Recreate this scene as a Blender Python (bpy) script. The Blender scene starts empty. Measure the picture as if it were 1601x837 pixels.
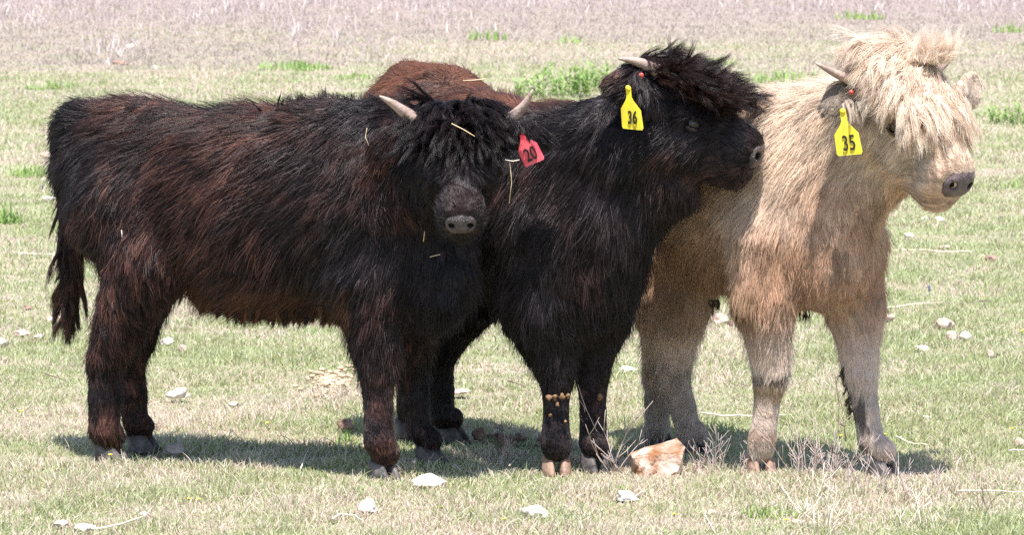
import bpy, bmesh, math, random
import numpy as np
from mathutils import Vector, Matrix

S = bpy.context.scene
C = S.collection
rng = np.random.default_rng(7)
random.seed(7)
V3 = lambda *a: np.array(a, dtype=float)

# ------------------------------------------------------------------ camera, sky, sun, exposure
CAM_Y, CAM_Z, FPX, HORIZON = -12.0, 1.6, 7080.0, -204.0
PITCH = math.atan((418.5 - HORIZON) / FPX)
cd = bpy.data.cameras.new('camera')
cam = bpy.data.objects.new('camera', cd)
C.objects.link(cam)
cd.sensor_width = 36
cd.lens = 36 * FPX / 1601
cd.clip_start, cd.clip_end = 0.1, 3000
cam.location = (0, CAM_Y, CAM_Z)
cam.rotation_euler = (math.radians(90) - PITCH, 0, 0)
S.camera = cam
cd.dof.use_dof = True
cd.dof.focus_distance = 11.9
cd.dof.aperture_fstop = 20

SUN_DIR = V3(0.03, -0.36, 0.93)
SUN_DIR /= np.linalg.norm(SUN_DIR)
SUN_EL = math.asin(SUN_DIR[2])
w = bpy.data.worlds.new('World')
S.world = w
w.use_nodes = True
nt = w.node_tree
bg = nt.nodes['Background']
sky = nt.nodes.new('ShaderNodeTexSky')
sky.sky_type = 'NISHITA'
sky.sun_disc = False
sky.sun_elevation = SUN_EL
sky.sun_rotation = math.atan2(SUN_DIR[0], SUN_DIR[1])
nt.links.new(sky.outputs[0], bg.inputs[0])
bg.inputs[1].default_value = 0.115
sl = bpy.data.lights.new('sun', 'SUN')
sl.energy = 4.7
sl.angle = math.radians(0.5)
sl.color = (1.0, 0.965, 0.92)
so = bpy.data.objects.new('sun', sl)
C.objects.link(so)
so.rotation_euler = Vector(SUN_DIR).to_track_quat('Z', 'Y').to_euler()
so.location = (0, 0, 20)
S.view_settings.view_transform = 'Standard'
S.view_settings.look = 'None'
S.view_settings.gamma = 1
S.view_settings.exposure = 1.08
S.view_settings.use_curve_mapping = False
S.render.engine = 'CYCLES'
S.cycles.use_denoising = False
S.cycles.sample_clamp_indirect = 4
S.cycles.max_bounces = 10
S.cycles.transmission_bounces = 10
S.cycles_curves.shape = 'RIBBONS'

# ------------------------------------------------------------------ pixel <-> place helpers (photo pixels, 1601 wide)
def ray(px, py):
    cx, cy = (px - 800.5) / FPX, (418.5 - py) / FPX
    cp, sp = math.cos(PITCH), math.sin(PITCH)
    return V3(cx, cp + cy * sp, -sp + cy * cp)
def W(px, py, Y):
    d = ray(px, py)
    t = (Y - CAM_Y) / d[1]
    return V3(d[0] * t, Y, CAM_Z + d[2] * t)
def G(px, row):
    d = ray(px, row)
    t = -CAM_Z / d[2]
    return V3(d[0] * t, CAM_Y + d[1] * t, 0.0)
def unit(v):
    v = np.asarray(v, float)
    return v / (np.linalg.norm(v) + 1e-12)
def rown(a):
    return a / (np.linalg.norm(a, axis=1, keepdims=True) + 1e-9)

TAB = rng.random((32, 32, 32)) * 2 - 1
def vnoise(P, f=1.0, off=0.0):
    Q = P * f + off
    i = np.floor(Q).astype(int)
    t = Q - i
    t = t * t * (3 - 2 * t)
    i &= 31
    j = (i + 1) & 31
    x0, y0, z0 = i[:, 0], i[:, 1], i[:, 2]
    x1, y1, z1 = j[:, 0], j[:, 1], j[:, 2]
    tx, ty, tz = t[:, 0], t[:, 1], t[:, 2]
    a = TAB[x0, y0, z0] * (1 - tx) + TAB[x1, y0, z0] * tx
    b = TAB[x0, y1, z0] * (1 - tx) + TAB[x1, y1, z0] * tx
    c = TAB[x0, y0, z1] * (1 - tx) + TAB[x1, y0, z1] * tx
    d = TAB[x0, y1, z1] * (1 - tx) + TAB[x1, y1, z1] * tx
    return (a * (1 - ty) + b * ty) * (1 - tz) + (c * (1 - ty) + d * ty) * tz
def vnoise3(P, f, off=0.0):
    return np.stack([vnoise(P, f, off), vnoise(P, f, off + 11.3), vnoise(P, f, off + 23.7)], 1)

# ------------------------------------------------------------------ materials
def mat(name, col=(0.5, 0.5, 0.5), rough=0.8, spec=0.3, ncol=None, nscale=20, bump=0.0, bscale=60, obj=True, sss=0):
    m = bpy.data.materials.new(name)
    m.use_nodes = True
    t = m.node_tree
    b = t.nodes['Principled BSDF']
    b.inputs['Base Color'].default_value = (*col, 1)
    b.inputs['Roughness'].default_value = rough
    b.inputs['Specular IOR Level'].default_value = spec
    tc = t.nodes.new('ShaderNodeTexCoord')
    if ncol:
        n = t.nodes.new('ShaderNodeTexNoise')
        n.inputs['Scale'].default_value = nscale
        n.inputs['Detail'].default_value = 6
        r = t.nodes.new('ShaderNodeValToRGB')
        r.color_ramp.elements[0].position = 0.35
        r.color_ramp.elements[1].position = 0.65
        r.color_ramp.elements[0].color = (*col, 1)
        r.color_ramp.elements[1].color = (*ncol, 1)
        t.links.new(tc.outputs['Object'], n.inputs['Vector'])
        t.links.new(n.outputs['Fac'], r.inputs['Fac'])
        t.links.new(r.outputs['Color'], b.inputs['Base Color'])
    if bump:
        n2 = t.nodes.new('ShaderNodeTexNoise')
        n2.inputs['Scale'].default_value = bscale
        n2.inputs['Detail'].default_value = 8
        bp = t.nodes.new('ShaderNodeBump')
        bp.inputs['Strength'].default_value = bump
        bp.inputs['Distance'].default_value = 0.01
        t.links.new(tc.outputs['Object'], n2.inputs['Vector'])
        t.links.new(n2.outputs['Fac'], bp.inputs['Height'])
        t.links.new(bp.outputs['Normal'], b.inputs['Normal'])
    return m

def hair_mat(name, rough=0.35, spec=0.4, trans=0.25):
    m = bpy.data.materials.new(name)
    m.use_nodes = True
    t = m.node_tree
    b = t.nodes['Principled BSDF']
    a = t.nodes.new('ShaderNodeAttribute')
    a.attribute_name = 'col'
    b.inputs['Roughness'].default_value = rough
    b.inputs['Specular IOR Level'].default_value = spec
    tr = t.nodes.new('ShaderNodeBsdfTranslucent')
    mx = t.nodes.new('ShaderNodeMixShader')
    mx.inputs[0].default_value = trans
    t.links.new(a.outputs['Color'], b.inputs['Base Color'])
    t.links.new(a.outputs['Color'], tr.inputs['Color'])
    t.links.new(b.outputs[0], mx.inputs[1])
    t.links.new(tr.outputs[0], mx.inputs[2])
    t.links.new(mx.outputs[0], t.nodes['Material Output'].inputs['Surface'])
    return m

def blade_mat(name, trans=0.35, rough=0.6):
    m = bpy.data.materials.new(name)
    m.use_nodes = True
    t = m.node_tree
    b = t.nodes['Principled BSDF']
    out = t.nodes['Material Output']
    a = t.nodes.new('ShaderNodeAttribute')
    a.attribute_name = 'col'
    b.inputs['Roughness'].default_value = rough
    b.inputs['Specular IOR Level'].default_value = 0.25
    tr = t.nodes.new('ShaderNodeBsdfTranslucent')
    mx = t.nodes.new('ShaderNodeMixShader')
    mx.inputs[0].default_value = trans
    t.links.new(a.outputs['Color'], b.inputs['Base Color'])
    t.links.new(a.outputs['Color'], tr.inputs['Color'])
    t.links.new(b.outputs[0], mx.inputs[1])
    t.links.new(tr.outputs[0], mx.inputs[2])
    t.links.new(mx.outputs[0], out.inputs['Surface'])
    return m

# ------------------------------------------------------------------ object helpers
def tag(o, label=None, cat=None, group=None, kind=None):
    if label: o['label'] = label
    if cat: o['category'] = cat
    if group: o['group'] = group
    if kind: o['kind'] = kind
    return o
def empty(name, loc):
    o = bpy.data.objects.new(name, None)
    C.objects.link(o)
    o.location = loc
    o.empty_display_size = 0.1
    return o
def mesh_obj(name, verts, faces, m, parent=None, base=(0, 0, 0), smooth=True):
    me = bpy.data.meshes.new(name)
    verts = np.asarray(verts, float) - np.asarray(base, float)
    me.from_pydata([tuple(v) for v in verts], [], [tuple(int(i) for i in f) for f in faces])
    me.update()
    if smooth:
        me.polygons.foreach_set('use_smooth', [True] * len(me.polygons))
    o = bpy.data.objects.new(name, me)
    C.objects.link(o)
    if m: me.materials.append(m)
    if parent is not None: o.parent = parent
    else: o.location = base
    return o
def curves_obj(name, pts, rad, col, m, parent=None, base=(0, 0, 0)):
    """pts (N,K,3), rad (N,K), col (N,3)"""
    N, K, _ = pts.shape
    cu = bpy.data.hair_curves.new(name)
    cu.add_curves([K] * N)
    P = (pts - np.asarray(base, float)).reshape(-1, 3).astype(np.float32)
    cu.attributes['position'].data.foreach_set('vector', P.ravel())
    ra = cu.attributes.get('radius') or cu.attributes.new('radius', 'FLOAT', 'POINT')
    ra.data.foreach_set('value', rad.reshape(-1).astype(np.float32))
    ca = cu.attributes.new('col', 'FLOAT_COLOR', 'CURVE')
    c4 = np.concatenate([np.clip(col, 0.003, 0.98), np.ones((N, 1))], 1).astype(np.float32)
    ca.data.foreach_set('color', c4.ravel())
    cu.materials.append(m)
    o = bpy.data.objects.new(name, cu)
    C.objects.link(o)
    if parent is not None: o.parent = parent
    else: o.location = base
    return o

def tube(path, radii, n=6):
    path = np.asarray(path, float)
    vs, fs = [], []
    for i, p in enumerate(path):
        a = path[max(i - 1, 0)]
        b = path[min(i + 1, len(path) - 1)]
        d = unit(b - a)
        s = unit(np.cross(d, V3(0, 0, 1) if abs(d[2]) < 0.9 else V3(1, 0, 0)))
        t = np.cross(d, s)
        for k in range(n):
            an = 2 * math.pi * k / n
            vs.append(p + radii[i] * (math.cos(an) * s + math.sin(an) * t))
    for i in range(len(path) - 1):
        for k in range(n):
            k2 = (k + 1) % n
            fs.append((i * n + k, i * n + k2, (i + 1) * n + k2, (i + 1) * n + k))
    fs.append(tuple(range(n))[::-1])
    fs.append(tuple((len(path) - 1) * n + k for k in range(n)))
    return vs, fs
def join(parts):
    V, F = [], []
    for v, f in parts:
        o = len(V)
        V += list(v)
        F += [tuple(i + o for i in q) for q in f]
    return V, F

# ------------------------------------------------------------------ ground
def ground_height(x, y):
    P = np.stack([x, y, np.zeros_like(x)], 1)
    near = np.exp(-((y - 0) / 40.0) ** 2)
    return 0.010 * vnoise(P, 1.7) * near + 0.006 * vnoise(P, 6.0, 3) * near - 0.004

def build_ground():
    ys = np.concatenate([np.arange(-14, 3, 0.08), np.geomspace(3, 60, 260), np.geomspace(61, 900, 40)])
    us = np.concatenate([np.linspace(-1, -0.16, 12), np.linspace(-0.15, 0.15, 110), np.linspace(0.16, 1, 12)])
    Y, U = np.meshgrid(ys, us, indexing='ij')
    X = U * (30 + (Y + 14) * 1.4)
    X = np.where(np.abs(U) < 0.155, U / 0.15 * (2.6 + (Y + 14) * 0.16), X)
    X = np.where(np.abs(U) >= 0.155, np.sign(U) * ((2.6 + (Y + 14) * 0.16) + (np.abs(U) - 0.15) / 0.85 * (60 + (Y + 14) * 1.2)), X)
    x, y = X.ravel(), Y.ravel()
    z = ground_height(x, y)
    n, mm = Y.shape
    idx = np.arange(n * mm).reshape(n, mm)
    F = np.stack([idx[:-1, :-1], idx[:-1, 1:], idx[1:, 1:], idx[1:, :-1]], -1).reshape(-1, 4)
    m = bpy.data.materials.new('pasture_soil')
    m.use_nodes = True
    t = m.node_tree
    b = t.nodes['Principled BSDF']
    b.inputs['Roughness'].default_value = 0.95
    b.inputs['Specular IOR Level'].default_value = 0.1
    tc = t.nodes.new('ShaderNodeTexCoord')
    def noise(scale, det=8, ro=0.6, dist=0):
        q = t.nodes.new('ShaderNodeTexNoise')
        q.inputs['Scale'].default_value = scale
        q.inputs['Detail'].default_value = det
        q.inputs['Roughness'].default_value = ro
        t.links.new(tc.outputs['Object'], q.inputs['Vector'])
        return q
    def ramp(src, stops):
        r = t.nodes.new('ShaderNodeValToRGB')
        e = r.color_ramp.elements
        while len(e) < len(stops): e.new(0.5)
        for k, (p, c) in enumerate(stops):
            e[k].position = p
            e[k].color = (*c, 1)
        t.links.new(src, r.inputs['Fac'])
        return r
    def mix(f, a, bb):
        x = t.nodes.new('ShaderNodeMix')
        x.data_type = 'RGBA'
        t.links.new(f, x.inputs[0])
        t.links.new(a, x.inputs[6])
        t.links.new(bb, x.inputs[7])
        return x
    fine = ramp(noise(55, 10, 0.75).outputs['Fac'], [(0.30, (0.16, 0.135, 0.10)), (0.45, (0.36, 0.31, 0.24)), (0.6, (0.54, 0.46, 0.38)), (0.75, (0.78, 0.70, 0.62))])
    gfine = ramp(noise(70, 10, 0.75).outputs['Fac'], [(0.3, (0.10, 0.125, 0.05)), (0.5, (0.27, 0.32, 0.16)), (0.7, (0.50, 0.55, 0.33))])
    patch = ramp(noise(2.2, 6, 0.65).outputs['Fac'], [(0.42, (0, 0, 0)), (0.6, (1, 1, 1))])
    c1 = mix(patch.outputs['Color'], fine.outputs['Color'], gfine.outputs['Color'])
    far = ramp(noise(9, 10, 0.7).outputs['Fac'], [(0.3, (0.22, 0.175, 0.16)), (0.55, (0.37, 0.305, 0.285)), (0.75, (0.52, 0.44, 0.41))])
    sep = t.nodes.new('ShaderNodeSeparateXYZ')
    t.links.new(tc.outputs['Object'], sep.inputs[0])
    mr = t.nodes.new('ShaderNodeMapRange')
    mr.inputs['From Min'].default_value = 18
    mr.inputs['From Max'].default_value = 40
    t.links.new(sep.outputs['Y'], mr.inputs['Value'])
    c2 = mix(mr.outputs[0], c1.outputs[2], far.outputs['Color'])
    dk = t.nodes.new('ShaderNodeMix')
    dk.data_type = 'RGBA'
    dk.blend_type = 'MULTIPLY'
    dk.inputs[0].default_value = 1
    dk.inputs[7].default_value = (.84, .81, .78, 1)
    t.links.new(c2.outputs[2], dk.inputs[6])
    t.links.new(dk.outputs[2], b.inputs['Base Color'])
    bn = noise(40, 8, 0.7)
    bp = t.nodes.new('ShaderNodeBump')
    bp.inputs['Strength'].default_value = 0.8
    bp.inputs['Distance'].default_value = 0.02
    t.links.new(bn.outputs['Fac'], bp.inputs['Height'])
    t.links.new(bp.outputs['Normal'], b.inputs['Normal'])
    o = mesh_obj('ground', np.stack([x, y, z], 1), F, m)
    tag(o, kind='structure')
    o['label'] = 'short cropped dry pasture ground with thin soil'
build_ground()

# ------------------------------------------------------------------ implicit bodies
def cone(a, b, ra, rb, lat=None, sq=1.0, k=0.03, **fur):
    return dict(a=np.asarray(a, float), b=np.asarray(b, float), ra=ra, rb=rb, lat=None if lat is None else unit(lat), sq=sq, k=k, fur=fur)
def pdist(P, q):
    ab = q['b'] - q['a']
    L2 = ab @ ab
    ap = P - q['a']
    t = np.clip(ap @ ab / L2, 0, 1) if L2 > 1e-10 else np.zeros(len(P))
    v = ap - t[:, None] * ab
    if q['lat'] is not None:
        v = v + (v @ q['lat'])[:, None] * q['lat'] * (1 / q['sq'] - 1)
    r = q['ra'] + (q['rb'] - q['ra']) * t
    d = np.linalg.norm(v, axis=1) - r
    if q['sq'] < 1: d = d * (0.5 + 0.5 * q['sq'])
    return d
def field(P, prims, cuts=()):
    D = np.full(len(P), 9.0)
    for q in prims:
        lo = np.minimum(q['a'] - q['ra'], q['b'] - q['rb']) - 0.09
        hi = np.maximum(q['a'] + q['ra'], q['b'] + q['rb']) + 0.09
        s = np.all((P > lo) & (P < hi), axis=1)
        if not s.any(): continue
        d = pdist(P[s], q)
        c = D[s]
        h = np.clip(0.5 + 0.5 * (d - c) / q['k'], 0, 1)
        D[s] = d * (1 - h) + c * h - q['k'] * h * (1 - h)
    for q in cuts:
        d = -pdist(P, q)
        h = np.clip(0.5 + 0.5 * (D - d) / q['k'], 0, 1)
        D = d * (1 - h) + D * h + q['k'] * h * (1 - h)
    return D
def surface(prims, h, cuts=(), zmin=None):
    lo = np.min([np.minimum(q['a'] - q['ra'], q['b'] - q['rb']) for q in prims], 0) - 3 * h
    hi = np.max([np.maximum(q['a'] + q['ra'], q['b'] + q['rb']) for q in prims], 0) + 3 * h
    n = np.ceil((hi - lo) / h).astype(int) + 1
    ax = [lo[i] + h * np.arange(n[i]) for i in range(3)]
    X, Y, Z = np.meshgrid(*ax, indexing='ij')
    D = field(np.stack([X.ravel(), Y.ravel(), Z.ravel()], 1), prims, cuts).reshape(n)
    surface.grid = (D, lo, h)
    acc = np.zeros((*(n - 1), 3))
    cnt = np.zeros(n - 1)
    sl = [slice(0, -1), slice(1, None)]
    for axis in range(3):
        o1, o2 = [a for a in range(3) if a != axis]
        for u in (0, 1):
            for v in (0, 1):
                ia = [None] * 3; ib = [None] * 3
                ia[axis] = sl[0]; ib[axis] = sl[1]
                ia[o1] = ib[o1] = sl[u]; ia[o2] = ib[o2] = sl[v]
                A, B = D[tuple(ia)], D[tuple(ib)]
                cr = (A < 0) != (B < 0)
                t = np.where(cr, A / np.where(A - B == 0, 1, A - B), 0)
                pos = [0, 0, 0]
                cnt += cr
                acc[..., axis] += np.where(cr, t, 0)
                acc[..., o1] += cr * u
                acc[..., o2] += cr * v
    act = cnt > 0
    vid = -np.ones(n - 1, int)
    vid[act] = np.arange(act.sum())
    I = np.argwhere(act)
    verts = lo + h * (I + acc[act] / cnt[act][:, None])
    faces = []
    for axis in range(3):
        o1, o2 = [(1, 2), (2, 0), (0, 1)][axis]
        ia = [slice(None)] * 3; ib = [slice(None)] * 3
        ia[axis] = sl[0]; ib[axis] = sl[1]
        A, B = D[tuple(ia)] < 0, D[tuple(ib)] < 0
        for flip in (0, 1):
            E = np.argwhere((A & ~B) if not flip else (~A & B))
            E = E[(E[:, o1] > 0) & (E[:, o2] > 0) & (E[:, o1] < n[o1] - 1) & (E[:, o2] < n[o2] - 1)]
            q = []
            for du, dv in ((-1, -1), (0, -1), (0, 0), (-1, 0)):
                e = E.copy()
                e[:, o1] += du
                e[:, o2] += dv
                q.append(vid[e[:, 0], e[:, 1], e[:, 2]])
            q = np.stack(q, 1)
            faces.append(q[:, ::-1] if flip else q)
    faces = np.concatenate(faces)
    e = 0.003
    def grad(P):
        g = np.stack([field(P + np.eye(3)[i] * e, prims, cuts) - field(P - np.eye(3)[i] * e, prims, cuts) for i in range(3)], 1)
        return rown(g)
    nrm = grad(verts)
    for _ in range(2):
        verts = verts - nrm * np.clip(field(verts, prims, cuts), -h, h)[:, None] * 0.8
    nrm = grad(verts)
    return verts, faces, nrm

# ------------------------------------------------------------------ fur
class Grid:
    def __init__(s, g):
        s.D, s.lo, s.h = g
        s.D = np.minimum(s.D, .2).astype(np.float32)
        s.Gr = np.stack(np.gradient(s.D), -1).astype(np.float32)
    def at(s, P):
        q = (P - s.lo) / s.h
        n = np.array(s.D.shape) - 2
        q = np.clip(q, 0, n - 1e-3)
        i = q.astype(int)
        t = (q - i).astype(np.float32)
        d = np.zeros(len(P), np.float32)
        g = np.zeros((len(P), 3), np.float32)
        for a in (0, 1):
            for b in (0, 1):
                for c in (0, 1):
                    w_ = (t[:, 0] if a else 1 - t[:, 0]) * (t[:, 1] if b else 1 - t[:, 1]) * (t[:, 2] if c else 1 - t[:, 2])
                    d += w_ * s.D[i[:, 0] + a, i[:, 1] + b, i[:, 2] + c]
                    g += w_[:, None] * s.Gr[i[:, 0] + a, i[:, 1] + b, i[:, 2] + c]
        return d, rown(g)
def push_out(pts, L, grid):
    K = pts.shape[1]
    for i in range(1, K):
        u = i / (K - 1)
        d, g = grid.at(pts[:, i])
        m = .0015 + .10 * L * u
        pts[:, i] += g * np.clip(m - d, 0, .05)[:, None]
    return pts
KEYS = ('flow', 'len', 'lift', 'droop', 'dens', 'curl')
DEF = dict(flow=V3(0, 0, -1), len=0.05, lift=0.5, droop=0.3, dens=1.0, curl=1.0)
def worley(P, cs, seed):
    """nearest jittered lattice point: returns integer clump id"""
    c = np.floor(P / cs).astype(np.int64)
    best = np.full(len(P), 1e9)
    bid = np.zeros(len(P), np.int64)
    for dx in (-1, 0, 1):
        for dy in (-1, 0, 1):
            for dz in (-1, 0, 1):
                q = c + np.array([dx, dy, dz])
                hsh = (q[:, 0] * 73856093) ^ (q[:, 1] * 19349663) ^ (q[:, 2] * 83492791) ^ (seed * 2654435)
                j = np.stack([((hsh >> s) & 1023) / 1023.0 for s in (0, 7, 14)], 1)
                d = ((P - (q + j) * cs) ** 2).sum(1)
                m = d < best
                best[m] = d[m]
                bid[m] = hsh[m]
    return bid
def sample_mesh(verts, faces, nrm, N, wfun):
    tri = np.concatenate([faces[:, [0, 1, 2]], faces[:, [0, 2, 3]]])
    a, b, c = verts[tri[:, 0]], verts[tri[:, 1]], verts[tri[:, 2]]
    area = 0.5 * np.linalg.norm(np.cross(b - a, c - a), axis=1)
    ctr = (a + b + c) / 3
    tn = rown(nrm[tri].sum(1))
    p = area * wfun(ctr, tn)
    p /= p.sum()
    k = rng.choice(len(tri), N, p=p)
    r1, r2 = np.sqrt(rng.random(N)), rng.random(N)
    wA, wB, wC = 1 - r1, r1 * (1 - r2), r1 * r2
    P = wA[:, None] * a[k] + wB[:, None] * b[k] + wC[:, None] * c[k]
    Nn = rown(wA[:, None] * nrm[tri[k, 0]] + wB[:, None] * nrm[tri[k, 1]] + wC[:, None] * nrm[tri[k, 2]])
    return P, Nn
def blend_attrs(P, prims):
    D = np.stack([pdist(P, q) for q in prims if q['fur'] is not None], 1)
    D -= D.min(1, keepdims=True)
    Wt = np.exp(-D / 0.018)
    Wt /= Wt.sum(1, keepdims=True)
    out = {}
    ql = [q for q in prims if q['fur'] is not None]
    for k in KEYS:
        M = np.array([q['fur'].get(k, DEF[k]) for q in ql], float)
        out[k] = Wt @ M
    return out
GT = np.linspace(0, 1, 7)
def shape_strands(P, N, A, seed, clump=0.75, cs=0.022, K=7, swirl=0.55, lenvar=0.35):
    n = len(P)
    flow = rown(A['flow']) + swirl * vnoise3(P, 7.0, seed) * A['curl'][:, None] + 0.35 * swirl * vnoise3(P, 22.0, seed + 5) * A['curl'][:, None]
    tang = rown(flow - (flow * N).sum(1, keepdims=True) * N)
    L = 1.2 * A['len'] * (1 - lenvar * rng.random(n)) * (1 + 0.25 * vnoise(P, 12.0, seed + 9))
    lift = A['lift'] * (1 + 0.5 * vnoise(P, 16.0, seed + 4))
    s = np.linspace(0, 1, K)
    def run(P, N, tang, L, lift, droop):
        pts = np.zeros((len(P), K, 3))
        pts[:, 0] = P - N * 0.004
        for i in range(1, K):
            u = s[i]
            d = tang + N * (lift * (1.25 - 1.25 * u) - 0.12 * u)[:, None] if np.ndim(lift) else 0
            d = rown(d)
            d[:, 2] -= droop * u
            d = rown(d)
            pts[:, i] = pts[:, i - 1] + d * (L / (K - 1))[:, None]
        return pts
    pts = run(P, N, tang, L, lift, A['droop'])
    for lev, (c_s, c_l) in enumerate(((cs * .36, clump), (cs, clump * .72))):
        # streaky locks: lattice squeezed across the flow
        bid = worley(P + 0.15 * cs * vnoise3(P, 40., seed + 3), c_s, seed + lev * 7)
        uq, first, inv = np.unique(bid, return_index=True, return_inverse=True)
        g = pts[first].copy()
        kink = .10 if lev == 0 else .26
        g += (vnoise3(P[first], 50.0 if lev else 120., seed + 31 + lev) * kink * A['len'][first][:, None])[:, None, :] * (s ** 1.6)[None, :, None]
        G_ = g[inv]
        d0 = np.linalg.norm(G_[:, 0] - pts[:, 0], axis=1)
        cl = c_l * (0.6 + 0.4 * rng.random(n)) * np.clip(.55 * A['len'] / (d0 + 1e-4), 0, 1) * np.clip((A['len'] - .004) / .018, 0.15, 1)
        f = (s[None, :] ** (1.1 if lev == 0 else 1.5)) * cl[:, None]
        off = rown(rng.normal(size=(n, 3))) * (0.0012 if lev == 0 else 0.0)
        pts = pts * (1 - f[..., None]) + (G_ + off[:, None, :]) * f[..., None]
        if lev == 0: fine = rng.random(len(uq))[inv]
    fly = rng.random(n) < .09
    pts[fly] += (N[fly] * (.24 * A['len'][fly])[:, None])[:, None, :] * (s ** 1.3)[None, :, None] + (rown(rng.normal(size=(fly.sum(), 3))) * (.22 * A['len'][fly])[:, None])[:, None, :] * (s ** 1.5)[None, :, None]
    ph = rng.random(n) * 6.28
    wv = 0.02 * A['len']
    amp = (s[None, :] * wv[:, None])
    side = np.cross(N, tang)
    pts += side[:, None, :] * (amp * np.sin(ph[:, None] + 7 * s[None, :]))[..., None]
    return pts, uq, inv, fine
def taper(n, K, r, var=0.3):
    s = np.linspace(0, 1, K)
    base = r * (1 - var * rng.random(n))
    return base[:, None] * (1 - 0.85 * s[None, :] ** 1.5)

# ------------------------------------------------------------------ shared parts
M_horn = mat('horn', (0.42, 0.31, 0.26), 0.45, 0.4, (0.25, 0.175, 0.155), 30, 0.3, 90)
M_hoof = mat('hoof', (0.045, 0.040, 0.040), 0.6, 0.3, (0.14, 0.12, 0.115), 40, 0.6, 50)
M_hoof_pale = mat('pale_hoof', (0.34, 0.20, 0.14), 0.7, 0.3, (0.24, 0.17, 0.13), 40, 0.6, 50)
M_eye = mat('eye', (0.014, 0.008, 0.006), 0.08, 0.8)
M_nostril_shade = mat('nostril_shade_black', (0.008, 0.006, 0.006), 0.9, 0.05)
M_lid_b = mat('pale_eyelid', (0.10, 0.065, 0.05), 0.6, 0.3)
M_lid = mat('eyelid', (0.03, 0.024, 0.024), 0.5, 0.4)
M_nose = mat('nose_leather', (0.040, 0.032, 0.034), 0.36, 0.5, (0.12, 0.092, 0.094), 60, 0.9, 260)
M_nose_pink = mat('grey_nose_leather', (0.085, 0.062, 0.072), 0.38, 0.5, (0.17, 0.115, 0.125), 60, 0.8, 260)
M_hair = hair_mat('dark_hair', 0.36, 0.32, 0.15)
M_hair_b = hair_mat('blond_hair', 0.45, 0.3, 0.40)
M_skin_d = mat('dark_hide', (0.012, 0.009, 0.009), 0.9, 0.1)
M_skin_b = mat('pale_hide', (0.50, 0.36, 0.26), 0.9, 0.1)
M_yel = mat('yellow_tag_plastic', (0.84, 0.66, 0.03), 0.45, 0.4, (0.66, 0.54, 0.05), 45)
M_red = mat('red_tag_plastic', (0.72, 0.055, 0.10), 0.4, 0.4, (0.80, 0.12, 0.16), 30)
M_ink = mat('tag_ink', (0.02, 0.018, 0.015), 0.6)
M_stud = mat('tag_stud', (0.50, 0.05, 0.035), 0.25, 0.6)

def ellipsoid(c, ax, n=14, mm=20):
    """ax: 3 row vectors (already scaled)"""
    vs, fs = [], []
    for i in range(n + 1):
        th = math.pi * i / n
        for k in range(mm):
            ph = 2 * math.pi * k / mm
            vs.append(c + ax[0] * math.sin(th) * math.cos(ph) + ax[1] * math.sin(th) * math.sin(ph) + ax[2] * math.cos(th))
    for i in range(n):
        for k in range(mm):
            k2 = (k + 1) % mm
            fs.append((i * mm + k, (i + 1) * mm + k, (i + 1) * mm + k2, i * mm + k2))
    return vs, fs

def hoof_mesh(g, fwd, size=1.0):
    """two claws standing on the ground at g, pointing along fwd"""
    fwd = unit(V3(fwd[0], fwd[1], 0))
    side = V3(-fwd[1], fwd[0], 0)
    parts = []
    for sgn in (-1, 1):
        rings = []
        # height, forward shift, half length, half width
        prof = [(0.0, 0.012, 0.044, 0.0215), (0.006, 0.013, 0.046, 0.0225), (0.022, 0.006, 0.040, 0.0215), (0.040, -0.003, 0.034, 0.020), (0.056, -0.012, 0.028, 0.018), (0.064, -0.016, 0.018, 0.012)]
        n = 14
        V, F = [], []
        for (z, sh, hl, hw) in prof:
            for k in range(n):
                an = 2 * math.pi * k / n
                cx = math.cos(an)
                # pointed toe, flat inner wall
                lx = hl * cx + (0.006 if cx > 0.8 else 0)
                ly = hw * math.sin(an) * (1 - 0.28 * max(cx, 0) ** 2)
                if ly * sgn < 0: ly *= 0.75
                c = g + fwd * (sh + lx) * size + side * (sgn * 0.0235 + ly - sgn * 0.006 * max(cx, 0)) * size
                V.append(c + V3(0, 0, (z + (0.004 * math.sin(an * 3) if z > 0.05 else 0)) * size))
        for i in range(len(prof) - 1):
            for k in range(n):
                k2 = (k + 1) % n
                F.append((i * n + k, i * n + k2, (i + 1) * n + k2, (i + 1) * n + k))
        F.append(tuple(range(n))[::-1])
        F.append(tuple((len(prof) - 1) * n + k for k in range(n)))
        parts.append((V, F))
    return join(parts)

def horn_mesh(base, tip, bend, r=0.017):
    n = 12
    path, rad = [], []
    for i in range(n + 1):
        t = i / n
        p = base * (1 - t) + tip * t + bend * math.sin(math.pi * t)
        path.append(p)
        rad.append(r * (1 - t) ** 0.75 * (1 + 0.04 * math.sin(t * 34) * (1 - t)) + 0.0022)
    return tube(path, rad, 14)

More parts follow.
